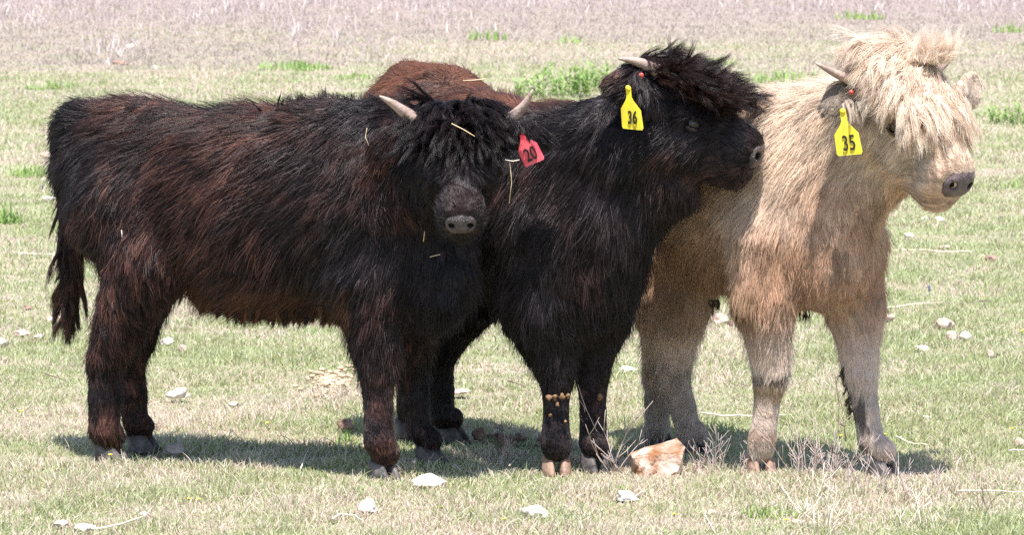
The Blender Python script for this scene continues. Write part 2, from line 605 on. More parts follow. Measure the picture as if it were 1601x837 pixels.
def ear_tag(parent, base, top, down, right, m, text, size=1.0, label=None, digit=0.045, dx=0.0, dz=0.0, button=None):
    """flat plastic tag: top = world point of the neck's upper end, down/right unit vectors"""
    down, right = unit(down), unit(right)
    nrm = unit(np.cross(right, -down))        # towards the viewer
    prof = [(-.005, 0), (.005, 0), (.008, .006), (.0075, .030), (.012, .040), (.026, .058), (.0305, .064), (.0325, .112), (.029, .118), (-.029, .118), (-.0325, .112), (-.0305, .064), (-.026, .058), (-.012, .040), (-.0075, .030), (-.008, .006)]
    vs = []
    for sgn in (1, -1):
        for (a, b) in prof:
            bow = 0.004 * math.cos(a / 0.033 * 1.5)
            vs.append(top + right * a * size + down * b * size + nrm * (sgn * 0.0009 + bow))
    n = len(prof)
    fs = [tuple(range(n))[::-1], tuple(range(n, 2 * n))] + [(k, (k + 1) % n, n + (k + 1) % n, n + k) for k in range(n)]
    o = mesh_obj('ear_tag', vs, fs, m, parent, base, smooth=False)
    if label: o['label'] = label
    fc = bpy.data.curves.new('number', 'FONT')
    fc.body = text
    fc.size = digit * size
    fc.align_x = 'CENTER'
    fc.align_y = 'CENTER'
    fc.extrude = 0.0008
    fc.offset = 0.0004
    fc.materials.append(M_ink)
    ft = bpy.data.objects.new('number_text', fc)
    C.objects.link(ft)
    bpy.context.view_layer.update()
    nm = bpy.data.meshes.new_from_object(ft)
    bpy.data.objects.remove(ft)
    fo = bpy.data.objects.new('number', nm)
    C.objects.link(fo)
    fo.parent = o
    up = -down
    M = Matrix((tuple(right * 0.80) , tuple(up * 1.25), tuple(nrm))).transposed().to_4x4()
    M.translation = Vector(top + down * (0.089 + dz) * size + right * dx + nrm * 0.0052 - np.asarray(base))
    fo.matrix_local = M
    vs, fs = ellipsoid(top + down * 0.006 + nrm * 0.004, np.array([right * .008, down * .008, nrm * .006]), 8, 12)
    mesh_obj('stud', vs, fs, m, o, base)
    if button is not None:
        vs, fs = ellipsoid(button, np.array([right * .0065, down * .0065, nrm * .005]), 8, 14)
        mesh_obj('button', vs, fs, M_stud, o, base)
        vs, fs = tube([button - nrm * .004, button + nrm * .011], [.004, .002], 8)
        mesh_obj('pin', vs, fs, M_stud, o, base)
    return o

# ------------------------------------------------------------------ a calf
def head_prims(O, f, u, sc, fl, fs=.92):
    l = unit(np.cross(u, f))
    f, u = unit(f), unit(u)
    H = lambda a, b, c: O + sc * (a * fs * f + b * l + c * u)
    P = []
    short = fl['face']
    nosefur = dict(flow=-f + 0.2 * u, len=0.018, lift=0.3, droop=0.0, curl=0.3, dens=1.6)
    cheek = dict(flow=-f * 0.8 - u * 0.6 + V3(0, 0, -0.6), len=short * 1.25, lift=0.4, droop=0.4, dens=1.2)
    top = dict(flow=f * 0.8 + V3(0, 0, -0.2), len=short * 1.3, lift=0.7, droop=0.3)
    P += [cone(H(.02, 0, -.065), H(.13, 0, -.058), .082 * sc, .080 * sc, u, 0.95, .03, **top)]
    P += [cone(H(.00, -.05, -.05), H(.00, .05, -.05), .060 * sc, .060 * sc, k=.03, **top)]
    for s in (-1, 1):
        P += [cone(H(.125, s * .052, -.045), H(.16, s * .048, -.05), .036 * sc, .03 * sc, k=.02, **cheek)]
        P += [cone(H(.05, s * .045, -.125), H(.17, s * .035, -.115), .058 * sc, .045 * sc, k=.03, **cheek)]
        P += [cone(H(.288, s * .028, -.080), H(.296, s * .030, -.092), .038 * sc, .034 * sc, k=.02, **nosefur)]
    P += [cone(H(.14, 0, -.06), H(.29, 0, -.060), .068 * sc, .047 * sc, k=.03, **dict(cheek, len=short * .85, lift=.35))]
    P += [cone(H(.27, 0, -.060), H(.296, 0, -.064), .049 * sc, .042 * sc, k=.025, **nosefur)]
    P += [cone(H(.08, 0, -.155), H(.30, 0, -.122), .056 * sc, .036 * sc, l, .95, .03, **dict(cheek, len=short * 1.5))]
    P += [cone(H(.280, 0, -.126), H(.306, 0, -.122), .039 * sc, .033 * sc, k=.015, **nosefur)]
    return P, H, l

def nose_part(H0, l, f, u, sc, m, parent, base, w=1.0):
    H = lambda a, b, c: H0(.335 + (a - .335) * (.5 + .5 * w), b * w, -.072 + (c + .072) * w)
    sc = sc * w
    pr = [cone(H(.332, -.023, -.058), H(.332, .023, -.058), .030 * sc, .030 * sc, f, .66, k=.02),
          cone(H(.338, -.017, -.079), H(.338, .017, -.079), .025 * sc, .025 * sc, f, .75, k=.02),
          cone(H(.326, 0, -.043), H(.324, 0, -.043), .028 * sc, .028 * sc, f, .75, k=.02)]
    nose_part.prims = pr
    if m is None: return
    cuts = []
    for s in (-1, 1):
        cuts.append(cone(H(.372, s * .026, -.050), H(.338, s * .034, -.062), .0120 * sc, .010 * sc, k=.005))
        cuts.append(cone(H(.360, s * .036, -.050), H(.346, s * .052, -.042), .0075 * sc, .006 * sc, k=.005))
    cuts.append(cone(H(.376, 0, -.072), H(.358, 0, -.105), .0035 * sc, .0035 * sc, k=.005))
    v, fa, n = surface(pr, 0.0028, cuts)
    no = mesh_obj('nose', v, fa, m, parent, base)
    for s in (-1, 1):
        v, fa = ellipsoid(H(.339, s * .032, -.059), np.array([f * .010, l * s * .012 + u * .004, u * .011]) * sc, 8, 12)  # dark plug inside each nostril cut, stands in for the shade there
        mesh_obj('nostril_shade', v, fa, M_nostril_shade, no, base)
    return no

def eye_part(c, out, up, sc, parent, base, m=M_eye, lidm=M_lid):
    out = unit(out)
    fw = unit(np.cross(out, up))
    up = unit(np.cross(fw, out))
    vs, fs = ellipsoid(c, np.array([fw * .0185, up * .0165, out * .015]) * sc, 12, 18)
    e = mesh_obj('eye', vs, fs, m, parent, base)
    # lids: upper and lower shells over the ball
    for part, lo_, hi_ in (('upper', .50, 2), ('lower', -2, -.66)):
        vs, fs = ellipsoid(c, np.array([fw * .0225, up * .0195, out * .0178]) * sc, 16, 28)
        hgt = [((v - c) @ up) / (.0195 * sc) + .10 * ((v - c) @ fw) / (.02 * sc) for v in vs]
        fs = [q for q in fs if lo_ < np.mean([hgt[i] for i in q]) < hi_]
        used = sorted({i for q in fs for i in q})
        mp = {k: j for j, k in enumerate(used)}
        lo = mesh_obj('eyelid', [vs[i] for i in used], [tuple(mp[i] for i in q) for q in fs], lidm, e, base)
        md = lo.modifiers.new('thickness', 'SOLIDIFY')
        md.thickness = .002
    return e

def make_calf(spec):
    base = np.asarray(spec['base'], float)
    root = empty('calf', base)
    tag(root, spec['label'], 'calf', 'highland calves standing in the pasture')
    prims = list(spec['prims'])
    hp, H, l = head_prims(spec['poll'], spec['f'], spec['u'], spec['hs'], spec['fur'], spec.get('fs', .92))
    prims += hp
    f, u = unit(spec['f']), unit(spec['u'])
    for (a, b, r1, r2, nn, fl) in spec['ears']:
        prims.append(cone(a, b, r1, r2, nn, 0.3, 0.012, **fl))
    verts, faces, nrm = surface(prims, 0.0105)
    grid = Grid(surface.grid)
    body = mesh_obj('body', verts, faces, spec['skin'], root, base)
    # feet
    for (g, fw, hm) in spec['feet']:
        v, fa = hoof_mesh(V3(g[0], g[1], -0.006), fw, spec.get('hoofs', .88))
        mesh_obj('hoof', v, fa, hm, root, base)
    for (b0, t0, bend) in spec['horns']:
        v, fa = horn_mesh(b0, t0, bend, spec.get('hornr', .017))
        mesh_obj('horn', v, fa, spec['hornm'], root, base)
    sc = spec['hs']
    for s in (-1, 1):
        out = l * s * 0.92 + f * 0.12 + u * 0.35
        eye_part(H(.155, s * .083, -.052), out, u, sc * .97, root, base, M_eye, spec.get('lidm', M_lid))
    nose_part(H, l, f, u, sc, spec['nosem'], root, base, spec.get('nw', .80))
    nprims = list(nose_part.prims)
    # ---- coat
    eyes = [H(.155, s * .083, -.052) for s in (-1, 1)]
    outs = [unit(l * s * 0.92 + f * 0.12 + u * 0.35) for s in (-1, 1)]
    def clear(pts):
        ok = np.ones(len(pts), bool)
        for e, o_ in zip(eyes, outs):
            near = np.linalg.norm(pts[:, 0] - e, axis=1) < .20
            q = pts[near]
            d = np.linalg.norm(q - (e + o_ * .024), axis=2).min(1)
            ax_ = unit(o_ + V3(0, -1.3, 0))      # the hair is parted to the side of the eye
            rel = q - e
            al = rel @ ax_
            pr_ = np.linalg.norm(rel - al[..., None] * ax_, axis=2)
            hit = ((al > 0) & (al < .16) & (pr_ < .017)).any(1)
            ok[np.where(near)[0]] = (d > spec['clear_eye']) & ~hit
        return ok
    nosec = H(.355, 0, -.066)
    camdir = V3(0, -1, 0.15)
    pd = prims
    def wf(c, tn):
        w_ = blend_attrs(c, pd)['dens']
        face = 0.35 + 0.65 * np.clip((tn @ camdir) * 1.2 + 0.75, 0, 1)
        w_ = w_ * face
        for e in eyes: w_ = np.where(np.linalg.norm(c - e, axis=1) < .019 * sc, 0, w_)
        w_ = np.where(field(c, nprims) < -.003, 0, w_)
        w_ = np.where(np.linalg.norm(c - nosec, axis=1) < .05 * sc, w_ * 2.2, w_)
        w_ = np.where(c[:, 2] < 0.045, 0, w_)
        return w_
    P, N = sample_mesh(verts, faces, nrm, spec['n'], wf)
    A = blend_attrs(P, prims)
    if spec.get('mod'): spec['mod'](P, N, A)
    pts, uq, inv, fine = shape_strands(P, N, A, spec['seed'], spec.get('clump', .75), spec.get('cs', .022), swirl=spec.get('swirl', .55))
    pts = push_out(pts, A['len'], grid)
    pts[..., 2] = np.maximum(pts[..., 2], 0.012)
    lock = np.clip(.45 * rng.random(len(uq))[inv] + .55 * fine, 0, 1)
    col = spec['colour'](P, N, lock, A)
    if spec.get('clear_eye'):
        ok = clear(pts)
        pts, col, P = pts[ok], col[ok], P[ok]
    curves_obj('coat', pts, taper(len(P), 7, spec['rad']), col, spec['hairm'], root, base)
    # ---- forelock and other long hair
    for ex in spec['extra'](H, l, f, u, sc):
        if spec.get('clear_eye'):
            ok = clear(ex['pts'])
            ex['pts'], ex['col'] = ex['pts'][ok], ex['col'][ok]
        push_out(ex['pts'], np.full(len(ex['pts']), .10), grid)
        curves_obj(ex['name'], ex['pts'], taper(*ex['pts'].shape[:2], ex.get('rad', spec['rad'] * 1.1)), ex['col'], spec['hairm'], root, base)
    for t_ in spec['tags']:
        ear_tag(root, base, **t_)
    return root

def long_hair(roots, dirs, length, droop, nlock, spread, seed, K=9, n=9000, colf=None, wave=0.006, follow=None, clump=0.8, jit=.22, puff=.5):
    """locks of long hair. roots: function(k) -> (lock roots (k,3), lock normals)"""
    R, Nn = roots(nlock)
    D = rown(dirs(R, Nn) + jit * rng.normal(size=(nlock, 3)))
    s = np.linspace(0, 1, K)
    L = length * (0.45 + 0.65 * rng.random(nlock))
    g = np.zeros((nlock, K, 3))
    g[:, 0] = R
    side = rown(rng.normal(size=(nlock, 3)))
    ph = rng.random(nlock) * 6.28
    for i in range(1, K):
        d = D * (1 - 0.25 * s[i]) + Nn * (puff * (1 - 1.1 * s[i]))[..., None]
        d[:, 2] -= droop * s[i]
        if follow is not None: d += follow(g[:, i - 1], s[i])
        d = rown(d)
        g[:, i] = g[:, i - 1] + d * (L / (K - 1))[:, None]
    g += side[:, None, :] * (wave * np.sin(ph[:, None] + 6 * s[None, :]) * s[None, :])[..., None]
    k = rng.integers(0, nlock, n)
    off = rown(rng.normal(size=(n, 3))) * (spread * rng.random(n) ** 0.6)[:, None]
    ls = 0.65 + 0.4 * rng.random(n)
    pts = g[k]
    pts = pts[:, :1] + (pts - pts[:, :1]) * ls[:, None, None]
    pts = pts + off[:, None, :] * (1 - clump * s[None, :] ** 0.8)[..., None]
    pts += (rown(rng.normal(size=(n, 3))) * (0.010 * rng.random(n) ** 2)[:, None])[:, None, :] * (s ** 1.5)[None, :, None]
    lock = rng.random(nlock)[k]
    return pts, colf(pts[:, 0], lock, n)

# CALVES

DN = V3(0, 0, -1)
def FL(flow, len=0.05, lift=0.5, droop=0.3, dens=1.0, curl=1.0):
    return dict(flow=np.asarray(flow, float), len=len, lift=lift, droop=droop, dens=dens, curl=curl)
def leg(knee, fet, foot, rk, rc, rf, fwd, klen, clen, back=None):
    """knee (or hock) down to the hoof"""
    klen, clen = klen * 1.35, clen * 1.35
    up = FL(DN + 0.25 * back, klen, .36, .45, 1.3, .9) if back is not None else FL(DN, klen, .34, .4, 1.3, .9)
    dn = FL(DN, clen, .30, .25, 1.6, 1.0)
    mid = knee + (fet - knee) * 0.55
    return [cone(knee, knee + (fet - knee) * 0.12, rk, rk * 0.92, k=.008, **up),
            cone(knee + (fet - knee) * 0.12, mid, rk * 0.9, rc, k=.008, **dn),
            cone(mid, fet, rc, rf * .9, k=.008, **dn),
            cone(fet, V3(foot[0], foot[1], 0.066) + fwd * 0.004, rf * .86, rf * .84, k=.008, **FL(DN + 0.3 * fwd, clen * .8, .28, .3, 1.7, .8))]

def mixc(a, b, t):
    return a + (b - a) * np.clip(t, 0, 1)[:, None]
BLACK = V3(.013, .0092, .0108)
def dark_colour(seed, brown_bias, tips=None):
    def f(P, N, lock, A):
        n1 = vnoise(P, 5.0, seed) + 0.6 * vnoise(P, 14.0, seed + 3)
        t = np.clip(0.5 + 0.9 * n1 + brown_bias(P) , 0, 1)
        r = rng.random(len(P))
        br = mixc(V3(.046, .022, .020), V3(.20, .086, .060), r ** 2 * 0.5 + 0.6 * lock ** 3)
        bl = mixc(BLACK, V3(.036, .026, .029), r * 0.6 + 0.5 * lock)
        c = (bl + (br - bl) * (t * (0.35 + 0.65 * lock))[:, None]) * (.35 + 1.25 * lock ** 1.6)[:, None]
        if tips: c = tips(P, c, r)
        return c
    return f
def black_lock(P, lock, n):
    r = rng.random(n)
    return mixc(V3(.006, .0045, .0055), V3(.026, .017, .018), r * .5 + .5 * lock)

def head_pt(O, f, u, hs, fs):
    l = unit(np.cross(unit(u), unit(f)))
    return lambda a, b, c: O + hs * (a * fs * f + b * l + c * u)
def sph_roots(H, lo, hi, ucap):
    """roots over the poll, between head coordinates lo and hi"""
    def f(k):
        q = rng.random((k, 3)) * (np.array(hi) - np.array(lo)) + np.array(lo)
        P = np.array([H(*r) for r in q])
        N = np.array([unit(H(r[0] * 0.6, r[1] * 1.3, 0.06) - H(0.03, 0, -0.08)) for r in q])
        return P, N
    return f

# ---------------------------------------------------------------- calf with the red tag, side on, looking at the camera
def calf_red():
    h = unit(V3(.90, -.44, 0)); n = unit(V3(-.44, -.90, 0))   # n: towards the camera
    bk = -h
    tor = lambda **k: FL(bk * 1.0 + DN * 0.75, **{**dict(len=.100, lift=.36, droop=.30), **k})
    pr = []
    pr += [cone(W(168, 262, .36), W(235, 275, .30), .150, .185, n, .80, .05, **tor(len=.065))]
    pr += [cone(W(130, 196, .38), W(200, 210, .34), .062, .090, n, .95, .05, **FL(bk + V3(0, 0, .1), .065, .6, .25))]
    pr += [cone(W(235, 278, .30), W(400, 322, .13), .185, .248, n, .78, .06, **tor())]
    pr += [cone(W(400, 322, .13), W(560, 322, .0), .248, .238, n, .76, .06, **tor())]
    pr += [cone(W(560, 320, .0), W(640, 350, -.08), .225, .180, n, .80, .06, **FL(bk * .6 + DN, .07, .42, .35))]
    pr += [cone(W(500, 215, .04), W(600, 225, -.03), .085, .085, n, .9, .06, **FL(bk + V3(0, 0, .5), .060, .9, .1, 1.2, 1.3))]
    # belly fringe
    pr += [cone(W(345, 424, .17), W(535, 448, .02), .060, .060, k=.05, **FL(bk * .3 + DN, .065, .25, .6))]
    pr += [cone(W(655, 425, -.10), W(680, 440, -.13), .125, .105, k=.06, **FL(DN, .07, .3, .6))]
    # neck
    pr += [cone(W(600, 285, -.04), W(690, 262, -.22), .165, .120, k=.06, **FL(h * .2 + DN, .07, .45, .4))]
    # tail: dock and hanging bone
    tl = FL(DN + .10 * bk, .080, .28, .8, 1.3)
    pr += [cone(W(135, 195, .42), W(108, 250, .46), .036, .030, k=.03, **FL(bk + .6 * DN, .075, .6, .3))]
    pr += [cone(W(108, 250, .46), W(112, 400, .45), .030, .022, k=.02, **tl)]
    pr += [cone(W(112, 400, .45), W(110, 490, .44), .022, .012, k=.02, **tl)]
    # near hind
    gh = G(170, 718); g2 = G(222, 704)
    pr += [cone(W(195, 330, .20), W(235, 410, .16), .150, .100, n, .7, .06, **FL(bk * .7 + DN, .065, .4, .35))]
    pr += [cone(W(228, 405, .16), W(165, 560, .22), .100, .046, k=.05, **FL(DN + .2 * h, .060, .45, .4))]
    pr += leg(W(165, 562, .22), W(163, 672, .23), gh, .044, .040, .043, h, .035, .026, bk)
    pr += [cone(W(195, 330, .44), W(240, 410, .42), .130, .090, n, .7, .06, **FL(DN, .055, .4, .4))]
    pr += [cone(W(240, 405, .42), W(200, 560, .43), .090, .044, k=.05, **FL(DN, .050, .4, .4))]
    pr += leg(W(200, 560, .43), W(212, 662, .42), g2, .042, .036, .034, h, .034, .026)
    # near front
    gf = G(600, 749); g4 = G(672, 727)
    pr += [cone(W(570, 330, -.12), W(580, 440, -.13), .140, .100, n, .7, .06, **FL(bk * .6 + DN, .07, .4, .35))]
    pr += [cone(W(580, 440, -.13), W(590, 575, -.165), .096, .047, k=.05, **FL(DN + .35 * bk, .065, .5, .4))]
    pr += leg(W(590, 577, -.165), W(593, 690, -.175), gf, .044, .034, .042, h, .028, .018)
    pr += [cone(W(640, 420, .10), W(645, 575, .13), .090, .044, k=.05, **FL(DN, .055, .45, .4))]
    pr += leg(W(645, 575, .13), W(655, 672, .13), g4, .042, .033, .033, h, .030, .022)
    poll = W(716, 186, -.32)
    f = unit(V3(.03, -.68, -.73)); u = unit(V3(.0, -.73, .68))
    earf = FL(V3(-.5, -.1, -.8), .055, .5, .6, 1.8); earf2 = FL(V3(.7, -.1, -.5), .040, .6, .5, 1.8)
    ears = [(W(640, 205, -.30), W(605, 222, -.28), .034, .034, V3(0, -1, .2), earf), (W(605, 222, -.28), W(588, 258, -.27), .034, .016, V3(0, -1, .2), earf),
            (W(795, 202, -.30), W(828, 205, -.28), .034, .036, V3(0, -1, .1), earf2), (W(828, 205, -.28), W(846, 212, -.27), .036, .022, V3(0, -1, .1), earf2)]
    horns = [(W(652, 192, -.35), W(593, 150, -.40), V3(.0, 0, .006)), (W(782, 196, -.35), W(833, 140, -.40), V3(.010, 0, -.006))]
    def brown(P):
        x = (P[:, 0] - W(320, 300, 0)[0]) / .45
        z = P[:, 2]
        b = 0.35 * np.exp(-x ** 2) - 0.15
        b += np.where(z < .38, .25, 0)
        b -= np.where(P[:, 0] > W(640, 300, 0)[0], .7, 0)
        b -= np.exp(-((P[:, 0] - W(120, 200, .3)[0]) / .09) ** 2) * np.clip((z - .68) * 8, 0, 1) * .7
        # rusty tail root and belly fringe
        b += np.exp(-((P[:, 0] - W(118, 200, .4)[0]) / .05) ** 2) * np.clip((.72 - z) * 6, 0, 1) * np.clip((z - .3) * 6, 0, 1) * 1.2
        return b
    def tips(P, c, r):
        z = P[:, 2]
        x = P[:, 0]
        m = np.clip((.56 - z) * 12, 0, 1) * np.clip((z - .36) * 12, 0, 1) * ((x > W(290, 400, .2)[0]) & (x < W(560, 400, .1)[0]))
        m = m * np.clip(.45 + vnoise(P, 14, 5) * 1.2, 0, 1)
        mz = np.exp(-(np.linalg.norm(P - W(724, 322, -.52), axis=1) / .05) ** 2)
        c = c + (V3(.050, .024, .021) - c) * (mz * .75)[:, None]
        sn = np.exp(-(np.linalg.norm(P - W(724, 352, -.55), axis=1) / .06) ** 2)
        c = c * (1 - .5 * sn)[:, None]
        return c + (V3(.20, .085, .038) - c) * (m * (0.25 + .75 * r))[:, None]
    def extra(H, l, f, u, sc):
        out = []
        foll = lambda g, s: np.zeros_like(g)
        lat = l
        def dirs(R, N):
            rel = (R - H(0, 0, 0)) @ lat
            return f * 0.75 + lat * (rel * 9)[:, None] + u * .25
        p, c = long_hair(sph_roots(H, (-.05, -.09, .0), (.09, .09, .03), 0), dirs, .125, .42, 620, .010, 3, n=22000, colf=black_lock, wave=.010, clump=.6, jit=.32)
        out.append(dict(name='forelock', pts=p, col=c, rad=.00062))
        def er(k):
            t = rng.random(k)[:, None]
            a, b = W(795, 190, -.44), W(835, 198, -.44)
            return a * (1 - t) + b * t + rng.normal(size=(k, 3)) * V3(.004, .006, .006), np.tile(V3(0, -1, 0), (k, 1))
        p, c = long_hair(er, lambda R, N: np.tile(V3(.25, -.1, -1), (len(R), 1)), .040, .6, 50, .009, 17, n=2400, colf=black_lock, wave=.004)
        out.append(dict(name='ear_hair', pts=p, col=c))
        def br(k):
            X = 310 + 225 * rng.random(k)
            row = 462 + 18 * np.clip((X - 300) / 100, 0, 1)
            return np.array([W(x, r_ + 4 * rng.random(), .16 - (x - 310) * .0006 + .05 * rng.normal()) for x, r_ in zip(X, row)]), np.tile(V3(0, -.3, -1), (k, 1))
        def bc(P, lock, n):
            return mixc(V3(.030, .016, .012), V3(.30, .13, .05), lock ** 2 * (.4 + .6 * rng.random(n)))
        p, c = long_hair(br, lambda R, N: np.tile(V3(-.12, 0, -1), (len(R), 1)), .052, .5, 150, .008, 37, n=7000, colf=bc, wave=.006, clump=.8, jit=.3)
        out.append(dict(name='belly_fringe', pts=p, col=c))
        # tail switch
        def tr(k):
            t = rng.random(k)[:, None]
            a, b = W(110, 300, .46), W(110, 492, .44)
            P = a * (1 - t) + b * t + rng.normal(size=(k, 3)) * .012
            return P, rown(rng.normal(size=(k, 3)) * V3(1, 1, .1))
        def tc(P, lock, n):
            r = rng.random(n)
            return mixc(V3(.03, .018, .016), V3(.22, .095, .04), (lock ** 2) * .9 * r + .05)
        p, c = long_hair(tr, lambda R, N: np.tile(V3(-.12, 0, -1), (len(R), 1)), .12, .8, 110, .008, 4, n=7000, colf=tc, wave=.012, clump=.6)
        out.append(dict(name='tail_hair', pts=p, col=c))
        # a few stiff tufts along the withers
        def wr(k):
            X = 505 + rng.normal(size=k) * 38
            P = np.array([W(x, 172 + 3 * rng.random(), .04) for x in X])
            return P, np.tile(V3(0, 0, 1), (k, 1))
        p, c = long_hair(wr, lambda R, N: np.tile(V3(-.15, 0, 1.0), (len(R), 1)) + .3 * rng.normal(size=(len(R), 3)), .060, -.2, 130, .004, 5, n=1200, colf=black_lock, wave=.009, clump=.95)
        out.append(dict(name='withers_tuft', pts=p, col=c))
        return out
    make_calf(dict(base=G(395, 728), label='shaggy dark brown calf with the red 20 tag, standing side on and facing us', prims=pr, poll=poll, f=f, u=u, hs=.95, fs=.93, nw=.78,
        fur=dict(face=.042), ears=ears, horns=horns, hornr=.0185, hornm=M_horn, skin=M_skin_d, nosem=M_nose, hairm=M_hair,
        feet=[(gh, h, M_hoof), (g2, h, M_hoof), (gf, V3(.5, -.8, 0), M_hoof), (g4, h, M_hoof)],
        n=300000, rad=.00082, seed=1, cs=.034, clump=.8, colour=dark_colour(2, brown, tips), extra=extra,
        tags=[dict(top=W(811, 199, -.40), down=V3(.41, 0, -.91), right=V3(.91, -.08, .41), m=M_red, text='20', size=.86, digit=.046, label='red plastic ear tag with number 20, tilted')]))

# ---------------------------------------------------------------- black calf with the yellow 36 tag
def calf_black():
    h = unit(V3(.50, -.87, 0)); n = unit(V3(-.87, -.5, 0))
    bk = -h
    tor = lambda **k: FL(bk * .8 + DN * 0.8, **{**dict(len=.090, lift=.36, droop=.30), **k})
    pr = []
    pr += [cone(W(645, 205, .78), W(690, 225, .66), .165, .195, n, .95, .06, **tor(len=.040, lift=.5))]
    pr += [cone(W(640, 130, .84), W(700, 150, .68), .055, .075, k=.06, **FL(bk + .2 * DN, .035, .6, .2))]
    pr += [cone(W(690, 250, .66), W(765, 300, .42), .215, .255, n, .82, .06, **tor(len=.05))]
    pr += [cone(W(765, 300, .42), W(860, 318, .12), .255, .232, n, .82, .06, **tor())]
    pr += [cone(W(745, 410, .42), W(830, 430, .15), .08, .08, k=.05, **FL(DN, .07, .2, .7))]
    pr += [cone(W(860, 320, .12), W(925, 355, -.02), .225, .175, n, .85, .06, **FL(bk * .4 + DN, .07, .42, .4))]
    pr += [cone(W(915, 430, -.02), W(925, 440, -.02), .130, .120, k=.06, **FL(DN, .07, .3, .6))]
    pr += [cone(W(880, 275, .08), W(985, 240, -.06), .185, .145, k=.06, **FL(bk * .4 + DN + V3(-.2, 0, 0), .07, .45, .4))]
    pr += [cone(W(985, 225, -.06), W(1045, 215, -.12), .135, .100, k=.05, **FL(V3(-.3, 0, -1), .055, .45, .4))]
    pr += [cone(W(965, 330, -.06), W(1050, 290, -.12), .110, .070, k=.06, **FL(V3(-.3, 0, -1), .055, .4, .5))]
    # front legs
    gR = G(870, 741); gL = G(930, 736)
    pr += [cone(W(850, 370, .0), W(852, 480, -.03), .140, .100, k=.06, **FL(DN + .3 * bk, .07, .45, .4))]
    pr += [cone(W(852, 480, -.03), W(870, 585, -.05), .098, .046, k=.05, **FL(DN + .2 * V3(-1, 0, 0), .055, .5, .45))]
    pr += leg(W(870, 588, -.05), W(869, 690, -.06), gR, .040, .030, .042, V3(.1, -1, 0), .018, .012)
    pr += [cone(W(936, 400, .06), W(932, 490, .05), .108, .076, k=.06, **FL(DN, .06, .4, .4))]
    pr += [cone(W(932, 490, .05), W(926, 590, .04), .076, .042, k=.05, **FL(DN, .040, .45, .45))]
    pr += leg(W(926, 592, .04), W(928, 692, .02), gL, .038, .032, .040, V3(.4, -1, 0), .018, .013)
    # hind legs
    g1 = G(706, 691); g2 = G(640, 682)
    pr += [cone(W(735, 370, .55), W(738, 450, .52), .140, .090, k=.06, **FL(DN, .06, .4, .4))]
    pr += [cone(W(738, 450, .52), W(684, 560, .60), .085, .044, k=.05, **FL(DN, .04, .4, .4))]
    pr += leg(W(684, 562, .60), W(692, 652, .60), g1, .042, .034, .034, h, .03, .022)
    pr += [cone(W(625, 350, .70), W(640, 440, .70), .140, .090, k=.06, **FL(DN, .06, .4, .4))]
    pr += [cone(W(640, 440, .70), W(640, 560, .74), .085, .044, k=.05, **FL(DN, .04, .4, .4))]
    pr += leg(W(640, 562, .74), W(640, 640, .73), g2, .040, .034, .036, h, .025, .018)
    # tail behind
    pr += [cone(W(640, 150, .95), W(628, 420, 1.0), .028, .018, k=.03, **FL(DN, .07, .35, .7))]
    poll = W(1040, 122, -.12)
    f = unit(V3(.84, -.27, -.43)); u = unit(V3(.42, -.14, .88))
    hp_ = head_pt(poll, f, u, 1.09, .84)
    ef = FL(V3(-.8, 0, -.5), .040, .55, .3, 1.8)
    ef2 = FL(V3(.3, -.2, -1), .060, .3, .9, 1.8)
    ears = [(W(1025, 145, -.19), W(985, 128, -.24), .030, .040, V3(.3, -1, .25), ef), (W(985, 128, -.24), W(968, 128, -.25), .040, .030, V3(.3, -1, .25), ef),
            (hp_(.03, .07, -.05), W(1075, 130, .10), .030, .034, V3(-.3, -1, .2), ef)]
    horns = [(W(1040, 118, -.20), W(966, 91, -.26), V3(0, 0, .010)), (hp_(.01, .07, -.03), W(1075, 108, .12), V3(0, 0, .01))]
    def brown(P):
        y = P[:, 1]
        b = -0.98 + 2.1 * np.clip((y + .04) * 3.0, 0, 1) * np.clip((P[:, 2] - .75) * 7, 0, 1)
        b += np.where((P[:, 2] < .2), .35, 0)
        b += 1.1 * np.exp(-(np.linalg.norm(P - W(972, 125, -.26), axis=1) / .05) ** 2)
        return b
    def tips(P, c, r):
        m = np.clip((P[:, 1] + .03) * 4.5, 0, 1) * np.clip((P[:, 2] - .78) * 8, 0, 1)
        m = m * np.clip(.75 + vnoise(P, 9, 5) * .8, 0, 1)
        return c + (V3(.235, .098, .055) - c) * (m * (0.35 + .65 * r))[:, None]
    def extra(H, l, f, u, sc):
        out = []
        nn = 330
        def dirs(R, N):
            rel = (R - H(0, 0, 0)) @ l
            return f * 0.75 + l * (rel * 5)[:, None] + u * .55
        def bl2(P, lock, n):
            r = rng.random(n)
            return mixc(V3(.006, .0045, .005), V3(.060, .026, .018), r * .35 + .45 * lock ** 2)
        p, c = long_hair(sph_roots(H, (-.07, -.095, .0), (.20, .10, .03), 0), dirs, .105, .32, 900, .011, 13, n=30000, colf=bl2, wave=.010, clump=.55, jit=.36, puff=.32)
        out.append(dict(name='forelock', pts=p, col=c, rad=.00062))
        def er(k):
            t = rng.random(k)[:, None]
            a, b = W(998, 140, -.27), W(1022, 150, -.25)
            return a * (1 - t) + b * t + rng.normal(size=(k, 3)) * .004, np.tile(V3(0, -1, 0), (k, 1))
        p, c = long_hair(er, lambda R, N: np.tile(V3(.05, -.15, -1), (len(R), 1)), .085, .8, 16, .006, 14, n=650, colf=black_lock, wave=.004)
        out.append(dict(name='ear_hair', pts=p, col=c))
        def wr(k):
            X = 915 + rng.normal(size=k) * 12
            P = np.array([W(x, 195 + 6 * rng.random(), .0) for x in X])
            return P, np.tile(V3(0, -.3, 1), (k, 1))
